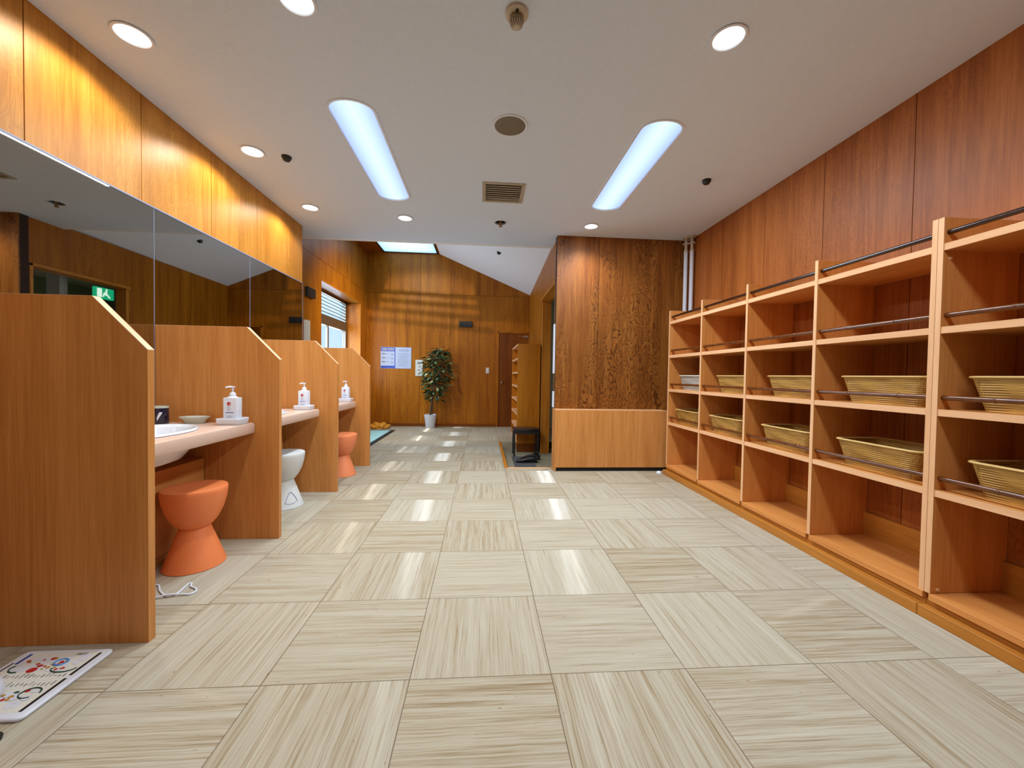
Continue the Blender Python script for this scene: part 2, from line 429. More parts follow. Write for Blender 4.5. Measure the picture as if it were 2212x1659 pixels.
panel_wall('wall_back', M['ply_hall'], (XB0,YB), (1.05,YB), -.05, 0, [-1.886-XB0,-1.286-XB0,-.686-XB0,-.086-XB0], depth=.1, holes=[(.31-XB0,.925-XB0,-.05,1.935)], zjoint=2.685, top=lambda u: gable(u), out=(0,-1), cuts=[-.91-XB0])
x0h, x1h = xhr(YCOL+.1), xhr(YB)
dh = Vector((x1h-x0h, YB-YCOL-.1, 0)); Lh = dh.length
panel_wall('wall_hall_right', M['ply_hall'], (x0h,YCOL+.1), (x1h,YB), ZG-.02, 2.73, [1.95,2.55,3.15], depth=.10, holes=[(4.69-YCOL-.1,5.87-YCOL-.1,ZG-.02,2.19)], out=(-1,.025))
b = MB(); b.box(XHL-.06,XR+.1,YSOF,YSOF+.08,H,ZF+.4); struct(b.build('wall_soffit', M['plaster_white']))

# window reveal (dark wood lining)
b = MB()
xo = -2.69
b.box(xo,XHL+.001,5.874,5.908,.87,2.43,0,'z'); b.box(xo,XHL+.001,7.736,7.77,.87,2.43,0,'z')
b.box(xo,XHL+.001,5.908,7.736,2.396,2.43,0,'y'); b.box(xo,XHL+.001,5.908,7.736,.87,.904,0,'y')
struct(b.build('trim_3', M['ply_hall']))
# skirting
b = MB(); b.box(XHL,.27,YB-.014,YB,0,.06,.003,'x'); struct(b.build('baseboard_back', M['door']))
b = MB(); b.box(XR-.022,XR,YREAR,.33,0,.25,.003,'y'); struct(b.build('baseboard_right', M['plinth']))

# ---- corridor behind the doorway (seen in the mirrors)
b = MB()
b.box(1.02,2.9,8.0,8.1,ZG,2.6); b.box(2.9,3.0,YCOL+.1,8.1,ZG,2.6); b.box(1.02,3.0,YCOL+.1,8.1,2.5,2.6)
struct(b.build('wall_corridor', M['corridor']))
b = MB(); b.box(1.15,3.0,4.65,8.1,-.099,-.05); struct(b.build('floor_corridor', M['tile_grey']))
b = MB(); b.box(1.5,1.66,5.62,5.72,ZG,2.5); struct(b.build('trim_4', M['offwhite']))
t = thing('exit_sign', 'green lit exit sign with white running figure, in the corridor seen in the mirror', 'exit sign', (2.2,7.0,2.31))
b = MB(); b.box(-.03,.03,-.16,.16,-.09,.09,.01); b.build('case', M['exit_green'], t)
b = MB()
b.box(-.034,-.0305,-.14,-.06,-.07,.07); b.box(-.034,-.0305,.0,.03,-.03,.05); b.prism([(-.034,.03,.0),(-.034,.09,-.06),(-.034,.07,-.07),(-.034,.01,-.02)],(.0035,0,0))
b.disc((-.034,.02,.065),.015,12,'x'); b.prism([(-.034,.0,.0),(-.034,-.03,-.06),(-.034,-.05,-.055),(-.034,-.02,.02)],(.0035,0,0))
b.build('pictogram', M['exit_white'], t)
b = MB(); b.box(-.01,.01,-.01,.01,.09,.19); b.build('hanger', M['steel'], t)

# ---- ceilings
def curve_ceiling(name, outline, holes, z, thick, mat):
    cu = bpy.data.curves.new(name+'_c', 'CURVE'); cu.dimensions = '2D'; cu.fill_mode = 'BOTH'; cu.extrude = thick/2
    for pts in [outline]+holes:
        sp = cu.splines.new('POLY'); sp.points.add(len(pts)-1); sp.use_cyclic_u = True
        for q, p in zip(sp.points, pts): q.co = (p[0], p[1], 0, 1)
    tmp = bpy.data.objects.new(name+'_c', cu); COL.objects.link(tmp)
    dg = bpy.context.evaluated_depsgraph_get(); me = bpy.data.meshes.new_from_object(tmp.evaluated_get(dg))
    bpy.data.objects.remove(tmp); bpy.data.curves.remove(cu)
    me.name = name; me.materials.clear(); me.materials.append(mat)
    o = bpy.data.objects.new(name, me); COL.objects.link(o); o.location = (0,0,z+thick/2); return struct(o)
def circ(x, y, r, n=36): return [(x+r*math.cos(2*PI*i/n), y+r*math.sin(2*PI*i/n)) for i in range(n)]
def capsule(x, y, w, l, n=12):
    r = w/2; h = l/2-r*.75; P = []
    for i in range(n+1):
        a = PI*i/n; P.append((x+r*math.cos(a), y+h+.75*r*math.sin(a)))
    for i in range(n+1):
        a = PI+PI*i/n; P.append((x+r*math.cos(a), y-h+.75*r*math.sin(a)))
    return P
DL = [(-1.73,2.09),(-1.73,3.09),(-1.73,4.07),(-.84,4.235),(1.145,4.235),(1.147,1.84),(-.84,1.83)]
DL_FILL = [(-1.73,.05),(-.84,-.5),(1.147,-.5)]  # unseen downlights added behind the camera for their light
CAP = [(-.84,3.135),(1.147,3.135)]; CAP_FILL = [(-.84,.6),(1.147,.6)]  # second pair is unseen, added to light the near floor and shelves
hol = [circ(x,y,.070) for x,y in DL+DL_FILL] + [capsule(x,y,.27,1.36) for x,y in CAP+CAP_FILL] + [circ(.163,4.25,.06), [(-.005,3.39),(.315,3.39),(.315,3.72),(-.005,3.72)]]
curve_ceiling('ceiling', [(XL-.3,YREAR-.1),(XR+.1,YREAR-.1),(XR+.1,YSOF+.005),(XL-.31,YSOF+.005)], hol, H, .05, M['plaster'])
sk = [(-2.0,5.6),(-.94,5.6),(-.94,8.08),(-2.0,8.08)]
curve_ceiling('ceiling_hall', [(XHL-.05,YSOF+.06),(-.905,YSOF+.06),(-.905,YB),(XHL-.05,YB)], [sk], ZF, .04, M['ply_hall'])
b = MB()
kx = (ZF-2.726)/1.85
b.prism([(-.91,YSOF,ZF),(1.1,YSOF,ZF-kx*2.01),(1.1,YSOF,ZF-kx*2.01+.05),(-.91,YSOF,ZF+.05)], (0,YB-YSOF+.05,0)); struct(b.build('ceiling_hall_slope', M['plaster_white']))
# skylight
t = struct(thing('window_2', 'pale blue skylight set in the flat strip of the hall ceiling', 'skylight', (-1.47,6.84,ZF)))
b = MB()
for (x0,x1,y0,y1) in ((-.56,-.53,-1.27,1.27),(.505,.535,-1.27,1.27),(-.56,.535,-1.27,-1.24),(-.56,.535,1.24,1.27)): b.box(x0,x1,y0,y1,-.004,.03)
b.build('frame', M['black'], t)
b = MB(); b.box(-.53,.505,-1.24,1.24,.004,.008); b.build('diffusing_pane', M['opal'], t)

# window with blind
t = struct(thing('window_1', 'sliding window with half lowered slatted blind in the left wall of the hall', 'window', (-2.63,6.82,.9)))
b = MB()
y0, y1 = -.905, .905
b.box(-.03,.03,y0,y1,0,.04); b.box(-.03,.03,y0,y1,1.46,1.495); b.box(-.03,.03,y0,y0+.04,0,1.5); b.box(-.03,.03,y1-.07,y1,0,1.5); b.box(-.035,.035,y0,y1,.95,1.115,.004)
b.build('frame', M['alu_frame'], t)
b = MB(); b.box(-.015,.02,-.42,-.35,.04,.95); b.box(-.015,.02,.0,.05,.04,.95); b.build('sash', M['alu_frame'], t)
b = MB(); b.box(-.006,0,y0+.04,y1-.07,.04,.95); b.box(-.006,0,y0+.04,y1-.07,1.115,1.46); b.build('pane', M['glass'], t)
bl = MB()
for k in range(6):
    z = 1.15+k*.056; bl.box(.006,.036,y0+.04,y1-.07,z,z+.013)
bl.build('blind_slats', M['blind'], t)
b = MB(); b.tube([(.04,-.33,1.1),(.04,-.33,1.48)],.004,6); b.build('blind_cord', M['blind'], t)

# hall door
t = struct(thing('door_1', 'dark brown flush door in the back wall with a round chrome knob', 'door', (.62,YB,0)))
b = MB(); b.box(-.31,.31,-.005,.04,0,1.935,.002); b.build('leaf', M['door'], t)
b = MB()
for s in ((-.335,-.308,0,1.965),(.305,.32,0,1.965),(-.335,.32,1.937,1.965)): b.box(s[0],s[1],-.022,.03,s[2],s[3],.002)
b.build('frame', M['ply_hall'], t)
b = MB(); b.lathe([(0,-.07),(.022,-.068),(.028,-.05),(.022,-.034),(.012,-.03),(.012,-.008),(.03,-.007),(.03,-.004)], (-.235,0,.93), 20, 0, 'y'); b.build('knob', M['chrome'], t, 40)
b = MB(); b.box(.20,.30,-.03,-.005,1.85,1.89,.004); b.tube([(.24,-.03,1.87),(.1,-.06,1.87)],.008,6); b.build('door_closer', M['steel'], t)

# doorway lining of the hall
b = MB()
xa, xb = xhr(5.87), xhr(4.69)
b.box(xa-.012,xa+.12,5.845,5.885,ZG,2.21,.002); b.box(xb-.012,xb+.12,4.66,4.69,ZG,2.21,.002); b.box(xb-.012,xa+.12,4.66,5.885,2.18,2.215,.002,'y')
struct(b.build('trim_5', M['trimwood']))

# ------------------------------------------------------------------ ceiling fittings
def downlight(x, y, label, group, rim=.078):
    t = thing('downlight', label, 'ceiling light', (x,y,H), 0, group)
    b = MB(); b.lathe([(.069,.0),(.079,-.001),(.083,-.004),(.080,-.007),(.070,-.006),(.067,0.0)], n=40); b.build('trim_ring', M['white'], t, 50)
    b = MB(); b.lathe([(.068,0),(.066,.03),(.058,.07),(.045,.10),(0,.10)], n=36); b.build('reflector', M['reflector'], t, 60)
    b = MB(); b.lathe([(0,.018),(.030,.021),(.044,.034),(.048,.05),(.040,.075),(.02,.095)], n=28); b.build('bulb', M['bulb'], t, 60)
    return t
d0 = downlight(*DL[0], 'round recessed downlight nearest the mirrors, above the nearest washbasin booth', 'recessed downlights')
lab = ['round recessed downlight above the middle booth, second along the mirror wall',
       'round recessed downlight above the farthest booth, third along the mirror wall',
       'round recessed downlight beyond the left ceiling lamp, near the hall',
       'round recessed downlight just in front of the figured wood column',
       'large-looking round downlight at top right, in front of the right ceiling lamp',
       'round downlight cut by the top edge, in front of the left ceiling lamp']
for (x,y), l in zip(DL[1:], lab): dup(d0, (x,y,H), 0, l)
for (x,y), l in zip(DL_FILL, ['added unseen downlight by the mirror wall near the rear','added unseen downlight over the rear left','added unseen downlight over the rear right']): dup(d0, (x,y,H), 0, l)

def lamp(x, y, label):
    t = thing('ceiling_lamp', label, 'ceiling light', (x,y,H), 0, 'long rounded ceiling lamps')
    b = MB(); P = capsule(0,0,.27,1.36); rr = []
    for (s, z) in ((.268,.012),(.27,-.004),(.30,-.006),(.305,0.0)):
        rr.append([(px_, py_, z) for px_, py_ in capsule(0,0,s,1.36-.27+s)])
    b.rings(rr); b.build('rim', M['white'], t, 40)
    b = MB(); f = b.bm.faces.new([b.bm.verts.new((q[0],q[1],.008)) for q in capsule(0,0,.268,1.358)])
    b.build('diffuser', M['diffuser'], t)
    b = MB(); b.box(-.13,.13,-.66,.66,.03,.09,.01); b.build('housing', M['white'], t)
    return t
c0 = lamp(*CAP[0], 'long rounded bluish-white ceiling lamp on the mirror side')
dup(c0, (CAP[1][0],CAP[1][1],H), 0, 'long rounded bluish-white ceiling lamp on the shelf side')
dup(c0, (CAP_FILL[0][0],CAP_FILL[0][1],H), 0, 'added long rounded ceiling lamp, unseen behind the viewer on the mirror side')
dup(c0, (CAP_FILL[1][0],CAP_FILL[1][1],H), 0, 'added long rounded ceiling lamp, unseen behind the viewer on the shelf side')

t = thing('ceiling_speaker', 'round ceiling speaker with grey-brown mesh between the two long lamps', 'speaker', (.152,2.60,H))
b = MB(); b.lathe([(.100,-.006),(.104,-.009),(.114,-.007),(.116,0)], n=48); b.build('rim', M['white'], t, 50)
b = MB(); b.lathe([(0,-.011),(.06,-.010),(.101,-.005),(.101,0)], n=48); b.build('grille', M['grille'], t, 60)

t = thing('heat_detector', 'beige round detector head with slotted dome at top centre of ceiling', 'detector', (.127,1.80,H))
b = MB(); b.lathe([(.050,0),(.052,-.012),(.046,-.018),(.03,-.02),(0,-.02)], n=36); b.build('base', M['ivory'], t, 40)
b = MB(); b.lathe([(.028,-.02),(.028,-.034),(.032,-.036),(.032,-.042),(.0,-.042)], n=28); b.build('neck', M['bronze'], t, 40)
b = MB()
for k in range(16):
    a = 2*PI*k/16; c, s = math.cos(a), math.sin(a)
    b.tube([(.027*c,.027*s,-.042),(.027*c,.027*s,-.056),(.020*c,.020*s,-.064),(.01*c,.01*s,-.066)], .0022, 5)
b.lathe([(0,-.062),(.013,-.063),(.015,-.067),(0,-.069)], n=18); b.build('cage', M['ivory'], t, 60)
b = MB(); b.lathe([(0,-.0195),(.006,-.0195),(.006,-.024),(0,-.024)], (0,-.036,0), n=12); b.build('indicator', M['black'], t)

t = thing('air_vent', 'square louvred air vent in the ceiling in front of the sprinkler', 'vent', (.155,3.555,H))
b = MB()
for (x0,x1,y0,y1) in ((-.185,-.155,-.19,.19),(.155,.185,-.19,.19),(-.155,.155,-.19,-.16),(-.155,.155,.16,.19)): b.box(x0,x1,y0,y1,-.006,.004,.001)
b.build('frame', M['ventm'], t)
b = MB(); b.box(-.16,.16,-.165,.165,.03,.04); b.build('duct_back', M['void'], t)
for k in range(8):
    y = -.14+k*.04; b = MB(); b.prism([(-.153,y-.021,.0),(-.153,y+.019,.010),(-.153,y+.019,.013),(-.153,y-.021,.003)], (.306,0,0)); b.build('louvre', M['ventm'], t)

t = thing('sprinkler_head', 'recessed ceiling sprinkler with small hanging tip beyond the air vent', 'sprinkler', (.163,4.25,H+.0015))
b = MB(); b.lathe([(.058,.012),(.060,-.002),(.075,-.005),(.078,0)], n=36); b.build('cup_ring', M['white'], t, 50)
b = MB(); b.lathe([(.059,0),(.058,.045),(0,.045)], n=28); b.build('cup', M['void'], t, 50)
b = MB(); b.lathe([(.012,.04),(.012,-.015),(.007,-.03),(.02,-.038),(.02,-.042),(0,-.045)], n=16); b.tube([(.012,0,0),(.02,0,-.02),(.006,0,-.036)],.003,6); b.tube([(-.012,0,0),(-.02,0,-.02),(-.006,0,-.036)],.003,6); b.build('nozzle', M['bronze'], t, 50)

def dot(name, loc, label, tilt=0):
    b = MB(); b.lathe([(.036,0),(.034,-.012),(.022,-.032),(.0,-.036)], n=20)
    o = b.build(name, M['black'], None, 50); o.location = loc; o.rotation_euler = (0,tilt,0); return tag(o, label, 'sensor', 'small black ceiling sensors')
dot('ceiling_sensor', (-1.51,3.14,H), 'small black sensor on the ceiling between downlight and left long lamp')
dot('ceiling_sensor', (1.81,3.15,H), 'small black sensor on the ceiling between right long lamp and wood wall')
dot('ceiling_sensor', (.224,6.315,3.026), 'small black sensor on the white sloping ceiling of the hall', math.atan(kx))

# ------------------------------------------------------------------ mirrors
def mirror(y0, y1, label):
    t = thing('wall_mirror', label, 'mirror', (XL,(y0+y1)/2,.80), 0, 'mirror panels on the left wall')
    h = (y1-y0)/2
    b = MB(); b.box(.001,.006,-h+.0015,h-.0015,0,1.262); b.build('glass', M['mirror'], t)
    b = MB(); b.box(.0005,.010,-h,h,1.262,1.270); b.build('edge_trim', M['alum'], t)
    b = MB(); b.box(.0055,.0075,h-.0035,h-.0005,0,1.262); b.build('joint_strip', M['alum'], t)
    return t
mirror(1.645,2.60,'large mirror panel nearest the viewer, above the first booth')
mirror(2.60,3.60,'middle mirror panel above the second booth, left of the thin joint')
mirror(3.60,4.60,'farthest mirror panel, at the end of the left wall')

# ------------------------------------------------------------------ booth partitions
def partition(y, label):
    t = thing('booth_partition', label, 'partition', (XL,y,0), 0, 'wood partitions between the washbasin booths')
    prof = [(.004,0),(.744,0),(.744,1.145),(.548,1.347),(.004,1.347)]
    b = MB(); b.prism([(x,.0,z) for x,z in prof], (0,.032,0), .001); b.build('panel', M['lam'], t)
    b = MB()
    e = .0025
    b.box(.744,.744+e,0,.032,0,1.146,mat=1)
    b.prism([(.744+e,0,1.145),(.548,0,1.347),(.548+.0018,0,1.347+.0018),(.744+e,0,1.1485)], (0,.032,0))
    b.box(.004,.5485,0,.032,1.347,1.347+e,0,'x')
    b.build('edge_banding', [M['lam_edge'],M['lam']], t); return t
p0 = partition(1.620, 'tall wood partition nearest the viewer, its broad face filling the left edge')
for y, l in ((2.605,'second wood partition, beside the near orange stool'), (3.61,'third wood partition, beyond the white stool'), (4.615,'farthest wood partition, next to the hall')):
    dup(p0, (XL,y,0), 0, l)

# ------------------------------------------------------------------ vanity counters
def sell(cx, cy, rx, ry, n=40): return [(cx+rx*math.cos(2*PI*i/n), cy+ry*math.sin(2*PI*i/n)) for i in range(n)]
def vanity(y, label):
    t = thing('vanity_counter', label, 'washbasin', (XL,y,0), 0, 'washbasin counters in the booths')
    W = .945; X1 = .60; zt, zb = .747, .677
    BX, BY, RX, RY = .305, .44, .215, .30
    # counter top with an oval cut-out and rounded front edge
    b = MB(); n = 40; cx, cy = BX, BY
    inner = sell(cx,cy,RX,RY,n)
    def outer_pt(a):
        dx, dy = math.cos(a)*RX, math.sin(a)*RY; s = 1e9
        x0, x1, y0, y1 = .012, X1, .0, W
        if dx > 1e-9: s = min(s,(x1-cx)/dx)
        if dx < -1e-9: s = min(s,(x0-cx)/dx)
        if dy > 1e-9: s = min(s,(y1-cy)/dy)
        if dy < -1e-9: s = min(s,(y0-cy)/dy)
        return (cx+dx*s, cy+dy*s)
    import itertools
    ang = sorted({2*PI*i/n for i in range(n)} | {math.atan2((yy-cy)/RY,(xx-cx)/RX) % (2*PI) for xx in (.012,X1) for yy in (0,W)})
    it = [b.bm.verts.new((cx+RX*math.cos(a), cy+RY*math.sin(a), zt)) for a in ang]
    ib = [b.bm.verts.new((cx+RX*math.cos(a), cy+RY*math.sin(a), zb)) for a in ang]
    def inset(p, d):
        x, yv = p; return (x-d if x > X1-1e-4 else x, yv-d if yv > W-1e-4 else (yv+0 if yv > 1e-4 else yv))
    P = [outer_pt(a) for a in ang]; lv = []
    for d, z in ((.014,zt),(.004,zt-.005),(0,zt-.015),(0,zb+.012),(.004,zb+.003),(.012,zb)):
        lv.append([b.bm.verts.new((*inset(p,d), z)) for p in P])
    m = len(ang); fs = []
    for i in range(m):
        j = (i+1) % m
        fs.append(b.bm.faces.new((it[i],it[j],lv[0][j],lv[0][i])))
        for k in range(5): fs.append(b.bm.faces.new((lv[k][i],lv[k][j],lv[k+1][j],lv[k+1][i])))
        fs.append(b.bm.faces.new((lv[5][i],lv[5][j],ib[j],ib[i])))
        fs.append(b.bm.faces.new((ib[i],ib[j],it[j],it[i])))
    b._uv(fs,'y'); b.build('countertop', M['counter'], t, 35)
    # basin: rim above, bowl below, skirt underneath
    b = MB()
    pr = [(1.0,.000),(1.035,.003),(1.03,.011),(1.0,.014),(.95,.012),(.9,-.005),(.84,-.06),(.7,-.115),(.4,-.14),(.1,-.145),(.0001,-.145)]
    rings = [[(x,yv,zt+h) for x,yv in sell(BX,BY,RX*s,RY*s,40)] for s,h in pr]
    b.rings(rings, True, False, True)
    pr2 = [(.985,-.0),(.985,-.075),(.9,-.10),(.75,-.145),(.45,-.17),(.0001,-.172)]
    rings = [[(x,yv,zt+h) for x,yv in sell(BX,BY,RX*s,RY*s,40)] for s,h in pr2]
    b.rings(rings, True, False, True)
    ba = b.build('basin', M['porcelain'], t, 60)
    b = MB(); b.lathe([(0,-.143),(.02,-.143),(.024,-.1445)], (BX,BY,zt), 20); b.build('drain', M['chrome'], ba)
    # faucet on the wall side
    b = MB(); b.lathe([(.026,0),(.026,.006),(.018,.012),(.016,.10),(.018,.11),(0,.115)], (.06,.44,zt), 20)
    b.tube([(.06,.44,zt+.085),(.11,.44,zt+.10),(.16,.44,zt+.095),(.175,.44,zt+.075)], .011, 12); b.tube([(.06,.44,zt+.112),(.075,.44,zt+.145)], .006, 8)
    b.build('faucet', M['chrome'], t, 50)
    # lower boxing that hides the pipes
    b = MB(); b.box(.012,.295,.0,W,.05,.52,.002,'y'); b.box(.012,.28,.0,W,0,.05,0,'y'); b.build('pipe_boxing', M['lam'], t)
    return t
v0 = vanity(1.655, 'pinkish countertop with oval white basin in the nearest booth')
dup(v0, (XL,2.640,0), 0, 'pinkish countertop with white basin in the booth of the white stool')
dup(v0, (XL,3.645,0), 0, 'pinkish countertop with white basin in the farthest booth')

# ------------------------------------------------------------------ stools
def stool(name, loc, rot, mat, label, mark=False):
    t = thing(name, label, 'stool', loc, rot, 'hourglass plastic stools')
    K = .82; q = lambda P: [(r*K,h) for r,h in P]
    b = MB(); b.lathe(q([(0,.428),(.12,.430),(.168,.431),(.180,.428),(.184,.420),(.183,.405),(.176,.36),(.158,.305),(.130,.255),(.100,.222),(.088,.215),(.0,.215)]), n=64); b.build('seat', mat, t, 45)
    b = MB(); b.lathe(q([(.0,.214),(.083,.214),(.086,.208),(.112,.150),(.146,.070),(.172,.010),(.174,.003),(.170,0),(.0,.0)]), n=64); ba = b.build('base', mat, t, 45)
    if mark:
        b = MB(); pts = []
        for k in range(14):
            a = -1.95+ .06*k; zz = .05+.075*math.sin(PI*k/13)
            r = (.1745-zz*.405)*K+.0015
            pts.append((r*math.cos(a), r*math.sin(a), zz))
        b.tube(pts,.0016,5); pts = []
        for k in range(8):
            a = -1.95+.1*k; zz = .05-.01*math.sin(PI*k/7); r = (.1745-zz*.405)*K+.0015; pts.append((r*math.cos(a), r*math.sin(a), zz))
        b.tube(pts,.0012,5); b.build('pen_mark', M['ink'], ba)
    return t
stool('plastic_stool', (-1.576,2.278,0), 0, M['orange'], 'orange hourglass stool under the nearest counter')
stool('plastic_stool', (-1.577,3.25,0), .9, M['stoolwhite'], 'white hourglass stool with a pen mark on its base', True)
stool('plastic_stool', (-1.466,4.226,0), 0, M['orange2'], 'coral orange hourglass stool in the farthest booth')

# ------------------------------------------------------------------ pump bottles on their trays
def tray(loc, rot, label):
    b = MB(); rr = []
    def rrect(w, d, r, z, n=5):
        P = []
        for (sx, sy, a0) in ((1,1,0),(-1,1,PI/2),(-1,-1,PI),(1,-1,1.5*PI)):
            for k in range(n+1):
                a = a0+PI/2*k/n; P.append((sx*(w-r)+r*math.cos(a), sy*(d-r)+r*math.sin(a), z))
        return P
    for w, d, r, z in ((.058,.048,.012,0),(.066,.056,.014,.012),(.068,.058,.014,.036),(.064,.054,.012,.038),(.058,.048,.012,.034),(.052,.042,.01,.020)): rr.append(rrect(w,d,r,z))
    b.rings(rr, True, True, True); o = b.build('bottle_tray', M['white'], None, 40); o.location = loc; o.rotation_euler = (0,0,rot)
    return tag(o, label, 'tray', 'white trays under the pump bottles')
def bottle(loc, rot, label):
    t = thing('pump_bottle', label, 'bottle', loc, rot, 'white pump bottles on the counters')
    b = MB(); b.box(-.038,.038,-.030,.030,0,.142,.006,seg=2); b.lathe([(.03,.140),(.024,.147),(.015,.150),(.0,.150)],(0,0,0),20); b.build('body', M['white'], t, 40)
    pu = MB(); pu.lathe([(.016,.145),(.017,.165),(.013,.171),(.0055,.173),(.0055,.199),(.012,.200),(.013,.208),(0,.210)], n=20); pu.tube([(0,0,.205),(-.012,-.016,.206),(-.026,-.028,.202)], [.006,.0055,.004], 8); pu.build('pump', M['white'], t, 45)
    f = -.0305
    b = MB(); b.lathe([(0,0),(.010,-.0003)], (-.004,f,.105), 20, 0, 'y'); b.disc((-.004,f-.0006,.105),.011,20,'y'); b.build('emblem', M['red'], t)
    b = MB(); b.disc((.001,f-.0009,.103),.005,16,'y'); b.build('emblem_petal', M['pink'], t)
    b = MB(); b.box(-.022,.022,f-.0006,f+.0005,.050,.054); b.build('label_band', M['blue'], t)
    b = MB()
    for k,(x,z,w) in enumerate(((-.008,.078,.010),(-.006,.066,.012),(-.012,.086,.002),(.0,.086,.002),(.006,.074,.002))): b.box(x-w/2,x+w/2,f-.0005,f+.0005,z,z+.004)
    b.box(-.018,.018,f-.0005,f+.0005,.030,.0315); b.box(-.018,.014,f-.0005,f+.0005,.022,.0235)
    b.build('label_lettering', M['pale_text'], t)
    b = MB(); b.box(-.026,.026,f-.0004,f+.0005,.004,.014); b.build('label_foot', M['pink'], t)
    return t
TZ = .7475
spots = [((-1.512,2.50), .02), ((-1.527,3.49), .02), ((-1.52,4.495), .02)]
labs = [('in the nearest booth','nearest'),('in the booth of the white stool','middle'),('in the farthest booth, half hidden by the third partition','farthest')]
bt = None
for ((x,y),r), (l,l2) in zip(spots, labs):
    tray((x,y,TZ), r, 'small white stepped tray under the pump bottle in the %s booth' % l2)
    if bt is None: bt = bottle((x,y,TZ+.0205), r, 'white pump bottle with red emblem '+l)
    else: dup(bt, (x,y,TZ+.0205), r, 'white pump bottle with red emblem '+l)

t = thing('mug', 'dark navy mug with a pale crescent mark by the basin rim', 'mug', (-1.93,2.505,TZ))
b = MB(); b.lathe([(0,0),(.040,0),(.043,.004),(.040,.10),(.0385,.104),(.036,.10),(.038,.01),(0,.008)], n=36); b.build('body', M['navy'], t, 45)
b = MB(); b.lathe([(.0405,.094),(.0412,.098),(.040,.106),(.037,.106),(.036,.098)], n=36); b.build('lip_band', M['celadon'], t, 45)
b = MB()
P = []
for k in range(9):
    a = -1.25+.07*k; P.append([(.0437*math.cos(a), .0437*math.sin(a), .02+.006*k), (.0437*math.cos(a-.02), .0437*math.sin(a-.02), .055+.004*k-.004*abs(4-k))])
for k in range(8):
    v = [b.bm.verts.new(q) for q in (P[k][0],P[k+1][0],P[k+1][1],P[k][1])]; b.bm.faces.new(v)
b.build('crescent_mark', M['white'], t)
t = thing('soap_dish', 'pale celadon oval soap dish behind the nearest basin', 'soap dish', (-1.755,2.535,TZ), .1)
b = MB(); b.lathe([(0,0),(.052,0),(.055,.004),(.062,.022),(.082,.036),(.084,.040),(.080,.041),(.060,.030),(.04,.02),(0,.018)], n=44, sy=.62); b.build('dish', M['celadon'], t, 50)
b = MB(); b.lathe([(0,.036),(.03,.038),(.052,.034),(.055,.027),(.045,.021),(0,.02)], n=32, sy=.6); b.build('soap', M['white'], t, 60)

# cable in the first booth
b = MB()
z = .0045
pts = [(-1.60,1.662,.41),(-1.585,1.690,.39),(-1.582,1.70,.33),(-1.572,1.70,.26),(-1.575,1.70,.19),(-1.585,1.695,.13),(-1.60,1.75,.05),(-1.633,1.95,z+.002),(-1.60,2.05,z),(-1.54,1.993,z),(-1.476,1.945,z),(-1.45,1.95,z),(-1.442,1.975,z),(-1.452,2.05,z),(-1.44,2.057,z),(-1.425,2.03,z),(-1.39,2.01,z),(-1.37,1.985,z),(-1.38,1.958,z),(-1.42,1.953,z+.004),(-1.47,1.94,z+.008),(-1.53,1.925,z),(-1.62,1.90,z),(-1.7,1.86,z)]
def smooth(P, n=5):
    P = [Vector(p) for p in P]; out = []
    for i in range(len(P)-1):
        p0, p1, p2, p3 = P[max(i-1,0)], P[i], P[i+1], P[min(i+2,len(P)-1)]
        for k in range(n):
            u = k/n; out.append(.5*((2*p1)+(p2-p0)*u+(2*p0-5*p1+4*p2-p3)*u*u+(3*p1-p0-3*p2+p3)*u**3))
    out.append(P[-1]); return out
b.tube(smooth(pts), .0042, 8)
tag(b.build('power_cord', M['white'], None, 60), 'thin white cord looped on the floor beside the near orange stool', 'cord')

